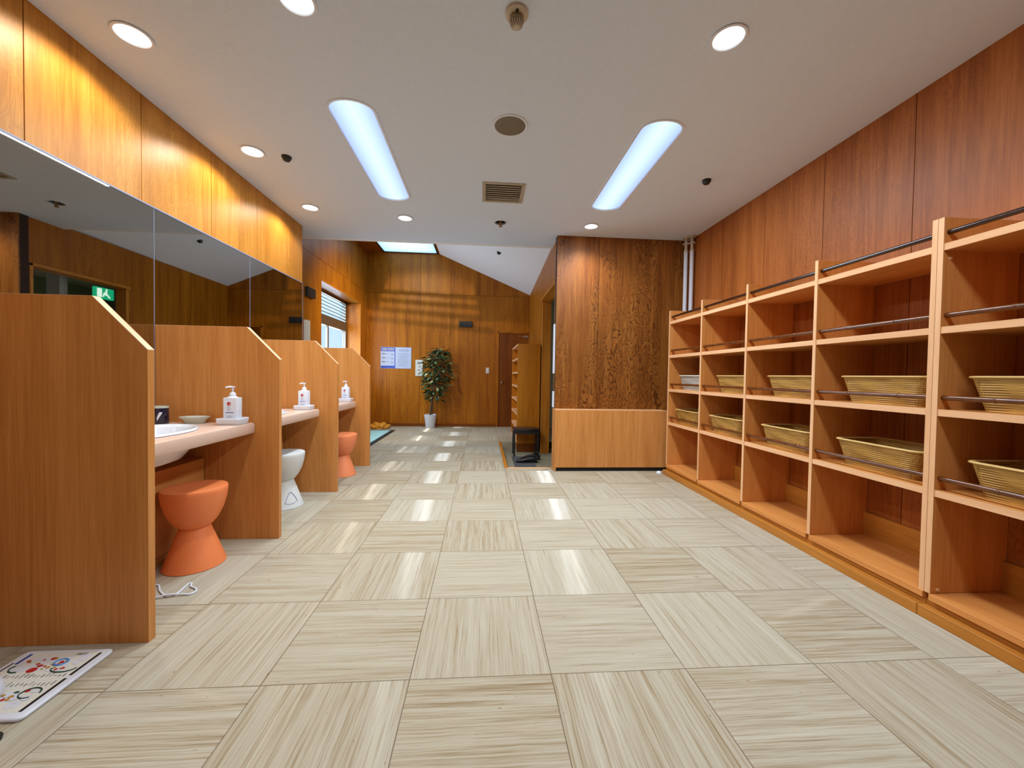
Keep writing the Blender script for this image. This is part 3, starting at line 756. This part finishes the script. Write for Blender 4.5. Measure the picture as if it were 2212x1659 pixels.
# ------------------------------------------------------------------ open shelving
SF, SB = 2.04, XR-.002
LV = [.553, .918, 1.288, 1.658]           # undersides of the four shelves, .03 thick
def shelf_unit(name, y0, n, label, rails=True):
    """cells of .64 from y0 (near end) into the room"""
    t = thing(name, label, 'shelf', (SF,y0,0), 0, 'open wood shelving along the right wall')
    D = SB-SF; T = .022; pitch = .638; ys = [k*pitch for k in range(n+1)]
    for k, y in enumerate(ys):
        b = MB(); b.box(0.001,D,y,y+T,.108,1.805,.001); up = b.build('upright', M['lam_shelf'], t)
        b = MB(); b.box(-.001,.0015,y,y+T,.108,1.806); b.box(-.001,D,y,y+T,1.805,1.807,0,'x'); b.build('edge_banding', M['lam_edge'], up)
    for k in range(n):
        ya, yb = ys[k]+T, ys[k+1]
        for j, z in enumerate(LV):
            b = MB(); b.box(.004,D,ya,yb,z,z+.03,.001,'y'); sh = b.build('shelf_board', M['lam_shelf'], t)
            b = MB(); b.box(.002,.0045,ya,yb,z,z+.0302,0,'y'); b.build('edge_banding', M['lam_edge'], sh)
            zr = z+.03+.052; m = M['rail_dark'] if j == 3 else M['rail']
            b = MB(); b.tube([(.025,ya,zr),(.025,yb,zr)], .0115, 14)
            if j < 3:
                for s in (.18+.05*((k*3+j)%3), .62+.04*((k+j)%3)):
                    yy = ya+(yb-ya)*s; b.lathe([(.0110,-.006),(.0132,-.002),(.0132,.002),(.0110,.006)], (.025,yy,zr), 14, 0, 'y')
            b.build('guard_rail', m, t, 50)
        b = MB(); b.box(-.008,D,ys[k]+(T if k else 0),ys[k+1],.080,.108,.001,'y') if k else b.box(-.008,D,ys[0],ys[1],.080,.108,.001,'y'); b.build('bottom_board', M['lam_shelf'], t)
    b = MB(); b.box(D-.02,D,ys[0]+T,ys[-1],.108,.25,.001,'y'); b.build('back_rail', M['plinth'], t)
    b = MB(); b.box(.012,D,ys[0],ys[-1]+T,.05,.08,0,'y'); b.build('plinth_recess', M['plinth'], t)
    b = MB(); b.box(-.035,D,ys[0],ys[-1]+T,0,.052,.002,'y'); b.build('plinth', M['plinth'], t)
    return t
uA = shelf_unit('open_shelf_unit', 1.648, 4, 'four-bay wood shelf unit reaching back to the radiator cabinet')
uB = shelf_unit('open_shelf_unit', 1.648-.024-2*.638, 2, 'nearer wood shelf unit cut by the right edge of the picture')
b = MB(); b.lathe([(0,-.006),(.006,-.006),(.008,0)], (.035,2*.638-.0,1.625), 14, 0, 'y'); b.lathe([(0,-.006),(.006,-.006),(.008,0)], (.035,2*.638,.125), 14, 0, 'y'); b.build('screw_cap', M['lam_edge'], uB)

def basket(x, y, z, label, mat, rim, length=.47, rot=0):
    t = thing('wicker_basket', label, 'basket', (x,y,z), rot, 'baskets on the shelves')
    def rr(w, d, r, h, n=6):
        P = []
        for (sx, sy, a0) in ((1,1,0),(-1,1,PI/2),(-1,-1,PI),(1,-1,1.5*PI)):
            for k in range(n+1):
                a = a0+PI/2*k/n; P.append((sx*(w-r)+r*math.cos(a), sy*(d-r)+r*math.sin(a), h))
        return P
    w, d = .15, length/2; Hh = .142
    out = [(w-.028+.024*f, d-.045+.04*f, .03+.015*f, Hh*f) for f in (0,.25,.5,.75,1)]
    inn = [(a-.006, c-.006, r, max(h,.006)) for a,c,r,h in reversed(out)]
    b = MB(); b.rings([rr(*q) for q in out]+[rr(*q) for q in inn], True, True, True, uvs=(1.3,1)); b.build('body', mat, t, 50)
    b = MB(); P = rr(w-.004, d-.005, .045, Hh+.003); P = [Vector(p) for p in P]; n = len(P); rings = []
    for i, p in enumerate(P):
        tg = (P[(i+1)%n]-P[i-1]).normalized(); a = tg.cross(Vector((0,0,1))).normalized()
        rings.append([p+a*.012*math.cos(2*PI*k/8)+Vector((0,0,.006))*math.sin(2*PI*k/8) for k in range(8)])
    b.rings(rings+[rings[0]]); b.build('rim', rim, t, 60)
    return t
z3, z4 = .9485, .5835; bx = 2.243
cells = [('nearest complete bay',1.67),('second bay back',2.308),('third bay back',2.946),('farthest bay',3.584)]
ba = basket(bx,1.945,z3,'tan wicker basket on the waist-high shelf of the first complete bay, behind a dark rail',M['wicker'],M['wicker_rim'])
for y, l in ((2.55,'tan wicker basket on the waist-high shelf, second bay from the paired uprights'),(3.19,'tan wicker basket on the waist-high shelf, beside the white basket')): dup(ba,(bx,y,z3),0,l)
dup(ba,(bx,1.335,z3),0,'tan wicker basket on the waist-high shelf, cut by the right edge of the picture')
for y, l in ((1.965,'tan wicker basket on the lower shelf below the first complete bay, its inside visible'),(2.60,'tan wicker basket on the lower shelf, second bay from the paired uprights'),(3.285,'tan wicker basket on the lower shelf, third bay from the paired uprights'),(3.93,'tan wicker basket on the lower shelf, farthest bay, below the white basket'),(1.325,'tan wicker basket on the lower shelf, cut by the right edge of the picture')): dup(ba,(bx,y,z4),0,l)
basket(bx,3.86,z3,'white wicker basket on the waist-high shelf in the farthest bay',M['wicker_white'],M['wicker_white_rim'])

# ------------------------------------------------------------------ radiator cabinet below the column
t = thing('radiator_cabinet', 'low light wood radiator cabinet with slotted top below the figured column', 'cabinet', (.812,4.34,0))
W, Dp, Z = 1.30, .205, .69
b = MB(); b.box(.012,W,.0,.02,.045,Z,.001); b.build('front_panel', M['lam'], t)
b = MB(); b.box(0,.014,-.001,Dp,0,Z+.001,.001); b.build('side_panel', M['lam'], t)
b = MB(); b.box(W,W+.014,0,Dp,0,Z,.001); b.build('side_panel', M['lam'], t)
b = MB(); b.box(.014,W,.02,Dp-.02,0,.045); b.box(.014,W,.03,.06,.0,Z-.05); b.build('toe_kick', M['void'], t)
b = MB(); b.box(.014,W,.02,.055,Z-.018,Z,.001,'x'); b.box(.014,W,Dp-.04,Dp,Z-.018,Z,.001,'x')
for k in range(44):
    x = .014+k*.0293; b.box(x,x+.016,.055,Dp-.04,Z-.018,Z,0,'y')
b.build('slotted_top', M['lam_edge'], t)

def pipe(x, y, label):
    t = thing('wall_pipe', label, 'pipe', (x,y,0), 0, 'white pipes in the far corner')
    b = MB(); b.tube([(0,0,.0),(0,0,2.52)], .022, 16); b.build('lagging', M['pipe'], t, 50)
    b = MB(); b.lathe([(.0,2.52),(.025,2.52),(.026,2.53),(.021,2.545),(.016,2.56),(.016,2.70),(0,2.70)], n=18); b.lathe([(.016,2.615),(.036,2.615),(.036,2.627),(.016,2.627)], n=20); b.lathe([(.016,2.68),(.04,2.682),(.04,2.699),(.016,2.699)], n=20); b.build('fitting', M['ivory'], t, 50)
    return t
pipe(2.325,4.44,'white vertical pipe in the far corner, nearer the column')
pipe(2.37,4.39,'white vertical pipe in the far corner, nearer the right wall')
b = MB(); b.lathe([(0,0),(.028,0),(.03,.01),(.02,.024),(0,.028)], (1.975,4.245,0), 20); tag(b.build('door_stop', M['white'], None, 50), 'small white plastic knob on the floor at the foot of the far shelf', 'door stop')

# ------------------------------------------------------------------ hall things
# poster board
t = thing('notice_board', 'white and blue notice board on the back wall left of the plant', 'notice', (-2.066,YB+.001,1.17))
b = MB(); b.box(0,.61,-.012,0,0,.43,.002); b.build('board', M['poster'], t)
b = MB(); b.box(.006,.29,-.0135,-.0118,.006,.055); b.box(.006,.29,-.0135,-.0118,.345,.424); b.box(.275,.29,-.0135,-.0118,.05,.35); b.build('blue_bands', M['blue'], t)
b = MB()
for k,(x,w) in enumerate(((.03,.045),(.085,.045),(.150,.05),(.21,.055))):
    b.box(x,x+w,-.0145,-.013,.362,.366); b.box(x,x+w,-.0145,-.013,.402,.407); b.box(x,x+.007,-.0145,-.013,.362,.405); b.box(x+w-.008,x+w,-.0145,-.013,.362,.405); b.box(x+w*.45,x+w*.55,-.0145,-.013,.362,.405)
b.build('title_lettering', M['yellow'], t)
b = MB()
for z in (.28,.20,.12):
    b.box(.03,.065,-.0135,-.0118,z,z+.028); b.box(.07,.10,-.0135,-.0118,z+.004,z+.024); b.box(.115,.16,-.0135,-.0118,z+.008,z+.014)
b.build('pictogram_rows', M['grey_text'], t)
b = MB(); b.box(.345,.565,-.0135,-.0118,.372,.380); b.box(.36,.55,-.0135,-.0118,.352,.359)
for k in range(7):
    z = .30-k*.038; b.box(.345,.345+.17+.05*((k*5)%3)/2,-.0135,-.0118,z,z+.004); b.box(.345,.53,-.0135,-.0118,z-.012,z-.009)
for z in (.28,.20,.12): b.box(.17,.26,-.0135,-.0118,z+.01,z+.014); b.box(.21,.25,-.0135,-.0118,z-.012,z+.002)
b.build('text_lines', M['pale_text'], t)
b = MB(); b.box(.03,.12,-.0135,-.0128,.022,.03); b.build('caption', M['yellow'], t)

t = thing('wall_plaque', 'tall narrow white plaque on the back wall beside the plant', 'plaque', (-1.372,YB,1.025))
b = MB(); b.box(0,.145,-.02,0,0,.33,.003); b.build('plate', M['offwhite'], t)
b = MB(); b.box(.04,.105,-.0215,-.0195,.245,.28); b.box(.075,.115,-.0215,-.0195,.19,.205); b.box(.07,.082,-.0215,-.0195,.178,.19); b.box(.075,.083,-.0215,-.0195,.10,.118); b.build('print', M['grey_text'], t)
b = MB(); b.prism([(.045,-.0215,.05),(.075,-.0215,.02),(.105,-.0215,.045),(.075,-.0215,.035)], (0,.002,0)); b.build('emblem', M['black'], t)
b = MB(); b.box(-.504,-.239,YB-.05,YB+.002,2.035,2.152,.004); tag(b.build('emergency_light', M['black'], None, loc=(-.37,YB,2.09)), 'black oblong box high on the back wall above the plant', 'wall box', 'black boxes on the hall walls')
b = MB(); b.box(XHL-.002,XHL+.05,5.37,5.60,2.07,2.195,.004); tag(b.build('emergency_light', M['black'], None, loc=(XHL,5.48,2.13)), 'black oblong box on the hall wall left of the window', 'wall box', 'black boxes on the hall walls')
t = thing('light_switch', 'small ivory switch plate on the back wall left of the door', 'switch', (.086,YB,1.16))
b = MB(); b.box(-.035,.035,-.008,0,-.06,.06,.003); b.build('plate', M['offwhite'], t)
b = MB(); b.box(-.014,.014,-.012,-.007,-.038,-.004,.002); b.box(-.014,.014,-.012,-.007,.004,.038,.002); b.build('rocker', M['white'], t)
b = MB(); b.box(XHL-.002,XHL+.03,5.35,5.475,1.30,1.755,.003); tag(b.build('control_panel', M['offwhite'], None, loc=(XHL,5.41,1.5)), 'white upright panel on the hall wall just past the last mirror', 'wall panel')
for k,(za,zb,l) in enumerate(((1.10,1.68,'upper white plate on the side of the column by the doorway'),(.70,.89,'lower white plate on the side of the column above the cabinet'))):
    b = MB(); b.box(XCOL-.016,XCOL-.001,4.57,4.64,za,zb,.002); tag(b.build('wall_plate', M['white'], None, loc=(XCOL,4.6,za)), l, 'wall plate', 'white plates beside the doorway')

# plant
t = thing('potted_plant', 'artificial ficus with glossy green leaves in a white pot by the back wall', 'plant', (-1.035,7.88,0))
b = MB(); b.lathe([(0,0),(.082,0),(.085,.004),(.120,.262),(.124,.268),(.117,.270),(.113,.258),(.108,.235)], n=40); b.build('pot', M['white'], t, 50)
b = MB(); b.lathe([(.110,.236),(.06,.242),(0,.244)], n=24); b.build('soil', M['soil'], t)
b = MB()
st = [smooth([(.0,.0,.23),(.02,.01,.45),(.03,-.01,.7),(.07,.0,1.0),(.10,.01,1.3),(.15,0,1.5)],4), smooth([(.03,.01,.23),(.05,-.01,.5),(.04,.02,.75),(.0,.0,1.0),(.03,-.03,1.25)],4), smooth([(-.01,-.02,.23),(.03,-.03,.55),(.09,-.03,.8),(.14,-.02,1.0)],4)]
for s in st: b.tube(s, [.013-.009*i/len(s) for i in range(len(s))], 7)
rl = random.Random(11); leaves = MB()
def leaf(bm, p, dirv, ln, roll):
    d = Vector(dirv).normalized(); sd = d.cross(Vector((0,0,1)))
    if sd.length < .1: sd = Vector((1,0,0))
    sd.normalize(); up = sd.cross(d); sd2 = sd*math.cos(roll)+up*math.sin(roll); up2 = sd2.cross(d)
    w = ln*.24; p = Vector(p)
    c = [p, p+d*ln*.3-up2*ln*.02, p+d*ln*.65-up2*ln*.08, p+d*ln-up2*ln*.2]
    l = [p+d*ln*.28+sd2*w*.85+up2*w*.3, p+d*ln*.6+sd2*w*.8+up2*w*.22-up2*ln*.06]; r = [p+d*ln*.28-sd2*w*.85+up2*w*.3, p+d*ln*.6-sd2*w*.8+up2*w*.22-up2*ln*.06]
    V = lambda q: bm.verts.new(q)
    C = [V(q) for q in c]; Lh_ = [V(q) for q in l]; Rh = [V(q) for q in r]
    for f in ((C[0],C[1],Lh_[0]),(C[1],C[2],Lh_[1],Lh_[0]),(C[2],C[3],Lh_[1]),(C[0],Rh[0],C[1]),(C[1],Rh[0],Rh[1],C[2]),(C[2],Rh[1],C[3])): bm.faces.new(f)
for k in range(560):
    z = .55+1.0*rl.random()**.8; 
    s = st[rl.choice([0,0,0,1,1,2])]; q = min(s, key=lambda v: abs(v.z-z)); a = rl.uniform(0,2*PI)
    spread = .245*(1-.55*max(0,(z-1.2)/.45))*(.35+.65*min(1,(z-.4)/.5)); rr_ = spread*rl.random()**.55
    p = Vector((q.x+rr_*math.cos(a)+.05, q.y+rr_*.75*math.sin(a)-.02, z+rl.uniform(-.03,.05)))
    if p.y > .10: p.y = .10
    leaf(leaves.bm, p, (math.cos(a), math.sin(a)*.7-.15, rl.uniform(-.5,.35)), rl.uniform(.075,.135), rl.uniform(-.6,.6))
    if k % 3 == 0: b.tube([q, (q+p)/2+Vector((0,0,.01)), p], .0025, 4)
b.build('stems', M['bark'], t, 60)
bmesh.ops.translate(leaves.bm, vec=(0,0,0), verts=leaves.bm.verts)
leaves.build('foliage', M['leaf'], t)

# bath mat and cloth
t = thing('floor_mat', 'pale aqua mat with dark border on the hall floor behind the last partition', 'mat', (-2.0,6.7,0))
b = MB(); b.box(-.32,.37,-.82,.82,0,.008,.003); b.build('border', M['mat_edge'], t)
b = MB(); b.box(-.27,.30,-.68,.72,.004,.014,.004,'y'); b.build('pile', M['mat_blue'], t)
b = MB(); bmesh.ops.create_uvsphere(b.bm, u_segments=40, v_segments=22, radius=1)
from mathutils import noise as mn
for v in b.bm.verts:
    p = v.co.copy(); k = 1+.45*mn.noise(p*2.3)+.28*mn.noise(p*5.1+Vector((3,1,2))); v.co = Vector((p.x*.19*k, p.y*.13*k, max(0, (p.z+.45)*.07*k)))
o = b.build('crumpled_cloth', M['cloth'], None, 70); o.location = (-2.02,7.78,0); tag(o, 'crumpled amber cloth on the floor behind the aqua mat', 'cloth')

# shoe cabinet
t = thing('shoe_cabinet', 'tall narrow wood shoe cabinet with open shelves beside the sunken entry', 'cabinet', (.52,5.95,0))
D = .345; Ln = 1.12; top = 1.55
b = MB(); b.box(0,D,0,.022,.03,top,.001); b.build('side_panel', M['lam_dark'], t)
b = MB(); b.box(0,D,Ln-.022,Ln,.03,top,.001); b.build('side_panel', M['lam_dark'], t)
b = MB(); b.box(D-.015,D,.022,Ln-.022,.03,top); b.build('back_panel', M['lam_dark'], t)
for k in range(8):
    z = .03+k*(top-.03-.025)/7
    b = MB(); b.box(-.002,D-.015,.022,Ln-.022,z,z+.025,.001,'y'); b.build('shelf_board', M['lam_edge'], t)
b = MB(); b.box(.012,D-.012,.008,.34,ZG,.03); b.box(.012,D-.012,.38,Ln-.02,0,.03); b.build('base', M['door'], t)

# black stool and shoes in the entry
t = thing('shoe_stool', 'black low stool with padded seat standing in the sunken entry', 'stool', (.635,5.76,ZG))
b = MB(); b.box(-.19,.19,-.13,.13,.355,.40,.012,seg=2); b.build('seat', M['leather'], t, 50)
for sx in (-1,1):
    for sy in (-1,1):
        b = MB(); b.box(sx*.172-.012,sx*.172+.012,sy*.112-.012,sy*.112+.012,0,.36,.002); b.build('leg', M['black'], t)
b = MB(); b.box(-.172,.172,-.122,-.102,.325,.355); b.box(-.172,.172,.102,.122,.325,.355); b.build('apron', M['black'], t)
b = MB(); b.box(.42,.70,4.98,5.60,ZG,ZG+.008,.002); tag(b.build('entry_mat', M['mat_grey'], None, loc=(.56,5.3,ZG)), 'dark grey mat lying in the sunken entry under the shoes', 'mat')
def shoe(loc, rot, label):
    t = thing('leather_shoe', label, 'shoe', loc, rot, 'pair of black leather shoes in the entry')
    b = MB(); rings = []
    for (x, w, h0, h1) in ((-.145,.018,.022,.055),(-.135,.034,.012,.085),(-.10,.038,.012,.088),(-.05,.038,.012,.075),(-.005,.041,.012,.070),(.04,.047,.012,.062),(.08,.048,.012,.050),(.115,.040,.013,.040),(.138,.024,.014,.030),(.146,.008,.016,.022)):
        rings.append([(x, w*math.copysign(abs(math.cos(a))**.7, math.cos(a)), h0+(h1-h0)*(.5+.5*math.sin(a))) for a in [2*PI*k/20 for k in range(20)]])
    b.rings(rings, True, True, True); b.build('upper', M['leather'], t, 60)
    b = MB(); P = []
    for i in range(28):
        a = 2*PI*i/28; x = .15*math.cos(a); w = (.043+.010*math.cos(a-.6))*1.02; P.append((x, w*math.sin(a), .002))
    b.prism(P, (0,0,.011)); b.box(-.143,-.07,-.036,.036,0,.012,.004); b.build('sole', M['black'], t)
    b = MB(); b.lathe([(.022,.074),(.031,.088),(.027,.094),(.018,.080),(0,.072)], (-.085,0,0), 20, sx=1.5, sy=.95); b.build('collar', M['void'], t, 60)
    return t
s0 = shoe((.60,5.22,ZG+.008), PI+.12, 'black leather shoe in the entry, nearer of the pair')
dup(s0, (.665,5.38,ZG+.008), PI+.30, 'black leather shoe in the entry, farther of the pair under the stool')

# ------------------------------------------------------------------ printed board and things at the left edge
t = thing('printed_board', 'white rounded board printed with colourful pictures and text, lying before the near partition', 'board', (-1.528,1.42,0))
def rrect2(w, d, r, z, n=5):
    P = []
    for (sx, sy, a0) in ((1,1,0),(-1,1,PI/2),(-1,-1,PI),(1,-1,1.5*PI)):
        for k in range(n+1):
            a = a0+PI/2*k/n; P.append((sx*(w-r)+r*math.cos(a), sy*(d-r)+r*math.sin(a), z))
    return P
b = MB(); b.rings([rrect2(.148,.150,.016,0),rrect2(.152,.154,.018,.004),rrect2(.152,.154,.018,.010),rrect2(.149,.151,.016,.013),rrect2(.140,.142,.010,.0132)], True, True, True); b.build('board', M['white'], t, 40)
def flat(items, name, mat, z=.0134):
    b = MB(); z0 = z
    for q_, it in enumerate(items):
        z = z0+q_*1.2e-5
        if it[0] == 'r': b.box(it[1],it[2],it[3],it[4],z,z+.0006)
        elif it[0] == 'c':
            b.lathe([(0,z+.0006),(it[3],z+.0006),(it[3],z)], (it[1],it[2],0), 20, sy=it[4] if len(it) > 4 else 1)
        elif it[0] == 'o':
            q = [(it[1]+it[3]*math.cos(a), it[2]+it[4]*math.sin(a), z+.0005) for a in [it[5]+(it[6]-it[5])*k/14 for k in range(15)]]
            b.tube(q, it[7], 5)
    b.build(name, mat, t)
flat([('r',-.128,.118,-.130,.138)], 'paper_sheet', M['paper'], .0128)
flat([('r',.118,.128,.020,.130),('r',.118,.128,-.128,.006),('r',-.134,-.129,-.02,.09)], 'black_stripe_print', M['black'])
flat([('r',-.122,-.112,.082,.134)], 'blue_bar', M['blue'])
flat([('c',.083,.118,.018,.7),('c',.072,-.10,.022,.7)], 'pale_print', M['white'])
rb = random.Random(5)
def scat(n, x0, x1, y0, y1, r0, r1): return [('c', rb.uniform(x0,x1), rb.uniform(y0,y1), rb.uniform(r0,r1), rb.uniform(.6,1)) for _ in range(n)]
flat(scat(44,-.10,.09,.042,.108,.006,.013)+scat(30,-.11,.09,-.092,-.045,.006,.012), 'white_print', M['white'], .0135)
flat(scat(12,-.09,.08,.045,.11,.004,.010)+[('c',-.03,.05,.015,.8),('c',-.07,-.05,.018,.7)]+scat(6,-.08,.06,-.085,-.045,.005,.010), 'red_print', M['red'], .0141)
flat(scat(10,-.09,.08,.045,.11,.003,.007)+scat(7,-.08,.06,-.085,-.045,.004,.008), 'gold_print', M['gold'], .0143)
flat([('o',.03,.085,.020,.016,0,2*PI,.003)], 'sky_blue_ring', M['skyblue'], .0142)
flat([('o',.07,.055,.04,.020,PI,2*PI,.0022),('o',-.08,.06,.03,.02,PI*.8,1.6*PI,.0022),('o',.075,-.055,.028,.022,0,1.7*PI,.0022),('o',-.03,-.085,.03,.012,PI,2*PI,.0022),('c',.03,-.05,.008,.6)], 'dark_green_print', M['green'], .0142)
b = MB()
for row, y in enumerate((.016,-.022)):
    for k in range(17):
        x = -.115+k*.0135
        if rb.random() < .9: b.box(x,x+rb.uniform(.002,.0045),y+rb.uniform(-.003,.002),y+rb.uniform(.008,.02),.0134,.014)
for k in range(9): b.box(.045+k*.004,.047+k*.004,.121,.132,.0134,.014)
b.build('text_lettering', M['grey_text'], t)

b = MB(); b.lathe([(0,0),(.075,0),(.086,.006),(.090,.022),(.084,.044),(.062,.058),(0,.063)], (-1.600,1.312,.0136), 40); tag(b.build('plastic_dome', M['white'], None, 50), 'white rounded plastic dome at the lower left edge, lying on the printed board', 'plastic piece')
b = MB(); b.lathe([(0,0),(.016,.0),(.019,.012),(.012,.022),(0,.024)], (-1.381,1.205,0), 18); tag(b.build('rubber_foot', M['black'], None, 50), 'small black rubber piece on the floor at the lower left edge', 'rubber piece')

# ------------------------------------------------------------------ lights
def light(name, typ, loc, energy, color, rot=(0,0,0), **kw):
    d = bpy.data.lights.new(name, typ); d.energy = energy; d.color = color
    for k, v in kw.items(): setattr(d, k, v)
    o = bpy.data.objects.new(name, d); COL.objects.link(o); o.location = loc; o.rotation_euler = rot; return o
for k, (x, y) in enumerate(CAP+CAP_FILL):
    light('lamp_tube_light', 'AREA', (x,y,H-.009), 33 if k < 2 else (5 if k == 2 else 20), (.76,.895,1), shape='RECTANGLE', size=.25, size_y=1.30)
WARM = (1,.90,.74)
for k, (x, y) in enumerate(DL+DL_FILL):
    wall = x < -1.5; col = k == 4
    light('downlight_light', 'SPOT', (x,y,H-.004), (20 if wall else 34 if col else 30 if k > 4 else 12) if k < 7 else 5, WARM, spot_size=math.radians(151 if wall else 132), spot_blend=.35 if wall else 1.0 if col else .4, shadow_soft_size=.045)
# warm spot added on the flat hall ceiling, unseen above the soffit edge
t = thing('hall_fill_spot', 'small added spotlight on the hall ceiling, unseen above the soffit edge', 'spotlight', (-1.62,5.35,ZF))
def fill_spot(t, loc, target, energy, angle, blend, soft, color, louvre=False):
    """added fill spot: black can on a stem with the lamp inside, turned to its target"""
    p = Vector((loc[0],loc[1],loc[2]-.12)); d = (Vector(target)-p).normalized(); q = d.to_track_quat('-Z','Y')
    b = MB(); b.lathe([(.03,0),(.03,-.02),(.012,-.022),(.012,-.12)], n=18); b.build('mount', M['black'], t, 50)
    b = MB(); b.lathe([(0,.06),(.04,.06),(.045,.05),(.045,-.02),(.041,-.02),(.041,.04),(0,.045)], n=24); o = b.build('can', M['black'], t, 50)
    o.location = (0,0,-.12); o.rotation_euler = q.to_euler()
    if louvre:  # blades added before the lamp to throw stripes on the back wall
        for k in range(4):
            b = MB(); b.box(-.05,.05,(.034+k*.0090),(.0378+k*.0090),-.122,-.120); o = b.build('stripe_blade', M['black'], t); o.location = (0,0,-.12); o.rotation_euler = q.to_euler()
        for sx in (-1,1):
            b = MB(); b.prism([(sx*.047-.003,.0,.0),(sx*.047-.003,.08,-.118),(sx*.047-.003,.085,-.124),(sx*.047-.003,.045,-.124)],(.006,0,0)); o = b.build('stripe_arm', M['black'], t); o.location = (0,0,-.12); o.rotation_euler = q.to_euler()
    light('hall_fill_light', 'SPOT', p, energy, color, q.to_euler(), spot_size=math.radians(angle), spot_blend=blend, shadow_soft_size=soft)
fill_spot(t, (-1.62,5.35,ZF), (-1.15,8.12,.9), 105, 78, .3, .0014, (1,.80,.46), True)
t = thing('hall_fill_spot', 'small added spotlight on the sloping hall ceiling, unseen above the soffit edge', 'spotlight', (.25,5.25,ZF-kx*1.16))  # second unseen spot, added to brighten the hall's left wall
fill_spot(t, (.25,5.25,ZF-kx*1.16), (-2.3,6.7,1.9), 340, 54, .8, .03, (1,.82,.5))
light('daylight_window', 'AREA', (-2.71,6.82,1.65), 72, (.72,.86,1), (0,-PI/2,0), shape='RECTANGLE', size=1.4, size_y=1.7)
light('daylight_skylight', 'AREA', (-1.47,6.84,ZF+.2), 14, (.85,.93,1), (0,0,0), shape='RECTANGLE', size=1.0, size_y=2.4)
light('corridor_fill_light', 'POINT', (2.5,5.6,.9), 9, (1,.97,.85), shadow_soft_size=.1)  # fill lamp without a fitting, added low where the mirrors miss it

w = bpy.data.worlds.new('World'); S.world = w; w.use_nodes = True
bg = w.node_tree.nodes['Background']; bg.inputs[0].default_value = (.50,.68,.84,1); bg.inputs[1].default_value = 1.1

# ------------------------------------------------------------------ camera
F, yaw, pitch, roll, hc = 850.14, .0734, -.0222, .0159, 1.0707
f = Vector((math.sin(yaw)*math.cos(pitch), math.cos(yaw)*math.cos(pitch), math.sin(pitch)))
r = Vector((math.cos(yaw), -math.sin(yaw), 0)); u = r.cross(f)
r2 = r*math.cos(roll)+u*math.sin(roll); u2 = -r*math.sin(roll)+u*math.cos(roll)
cam = bpy.data.cameras.new('Camera'); co = bpy.data.objects.new('Camera', cam); COL.objects.link(co); S.camera = co
m = Matrix((r2, u2, -f)).transposed().to_4x4(); m.translation = (0,0,hc); co.matrix_world = m
cam.sensor_width = 36; cam.sensor_fit = 'HORIZONTAL'; cam.lens = F*36/2212; cam.clip_start = .02

vs = S.view_settings
S.display_settings.display_device = 'sRGB'; vs.view_transform = 'Standard'; vs.look = 'None'; vs.gamma = 1; vs.use_curve_mapping = False; vs.exposure = 0.40
S.cycles.max_bounces = 8; S.cycles.diffuse_bounces = 4; S.cycles.glossy_bounces = 4; S.cycles.sample_clamp_indirect = 4
S.cycles.use_denoising = True
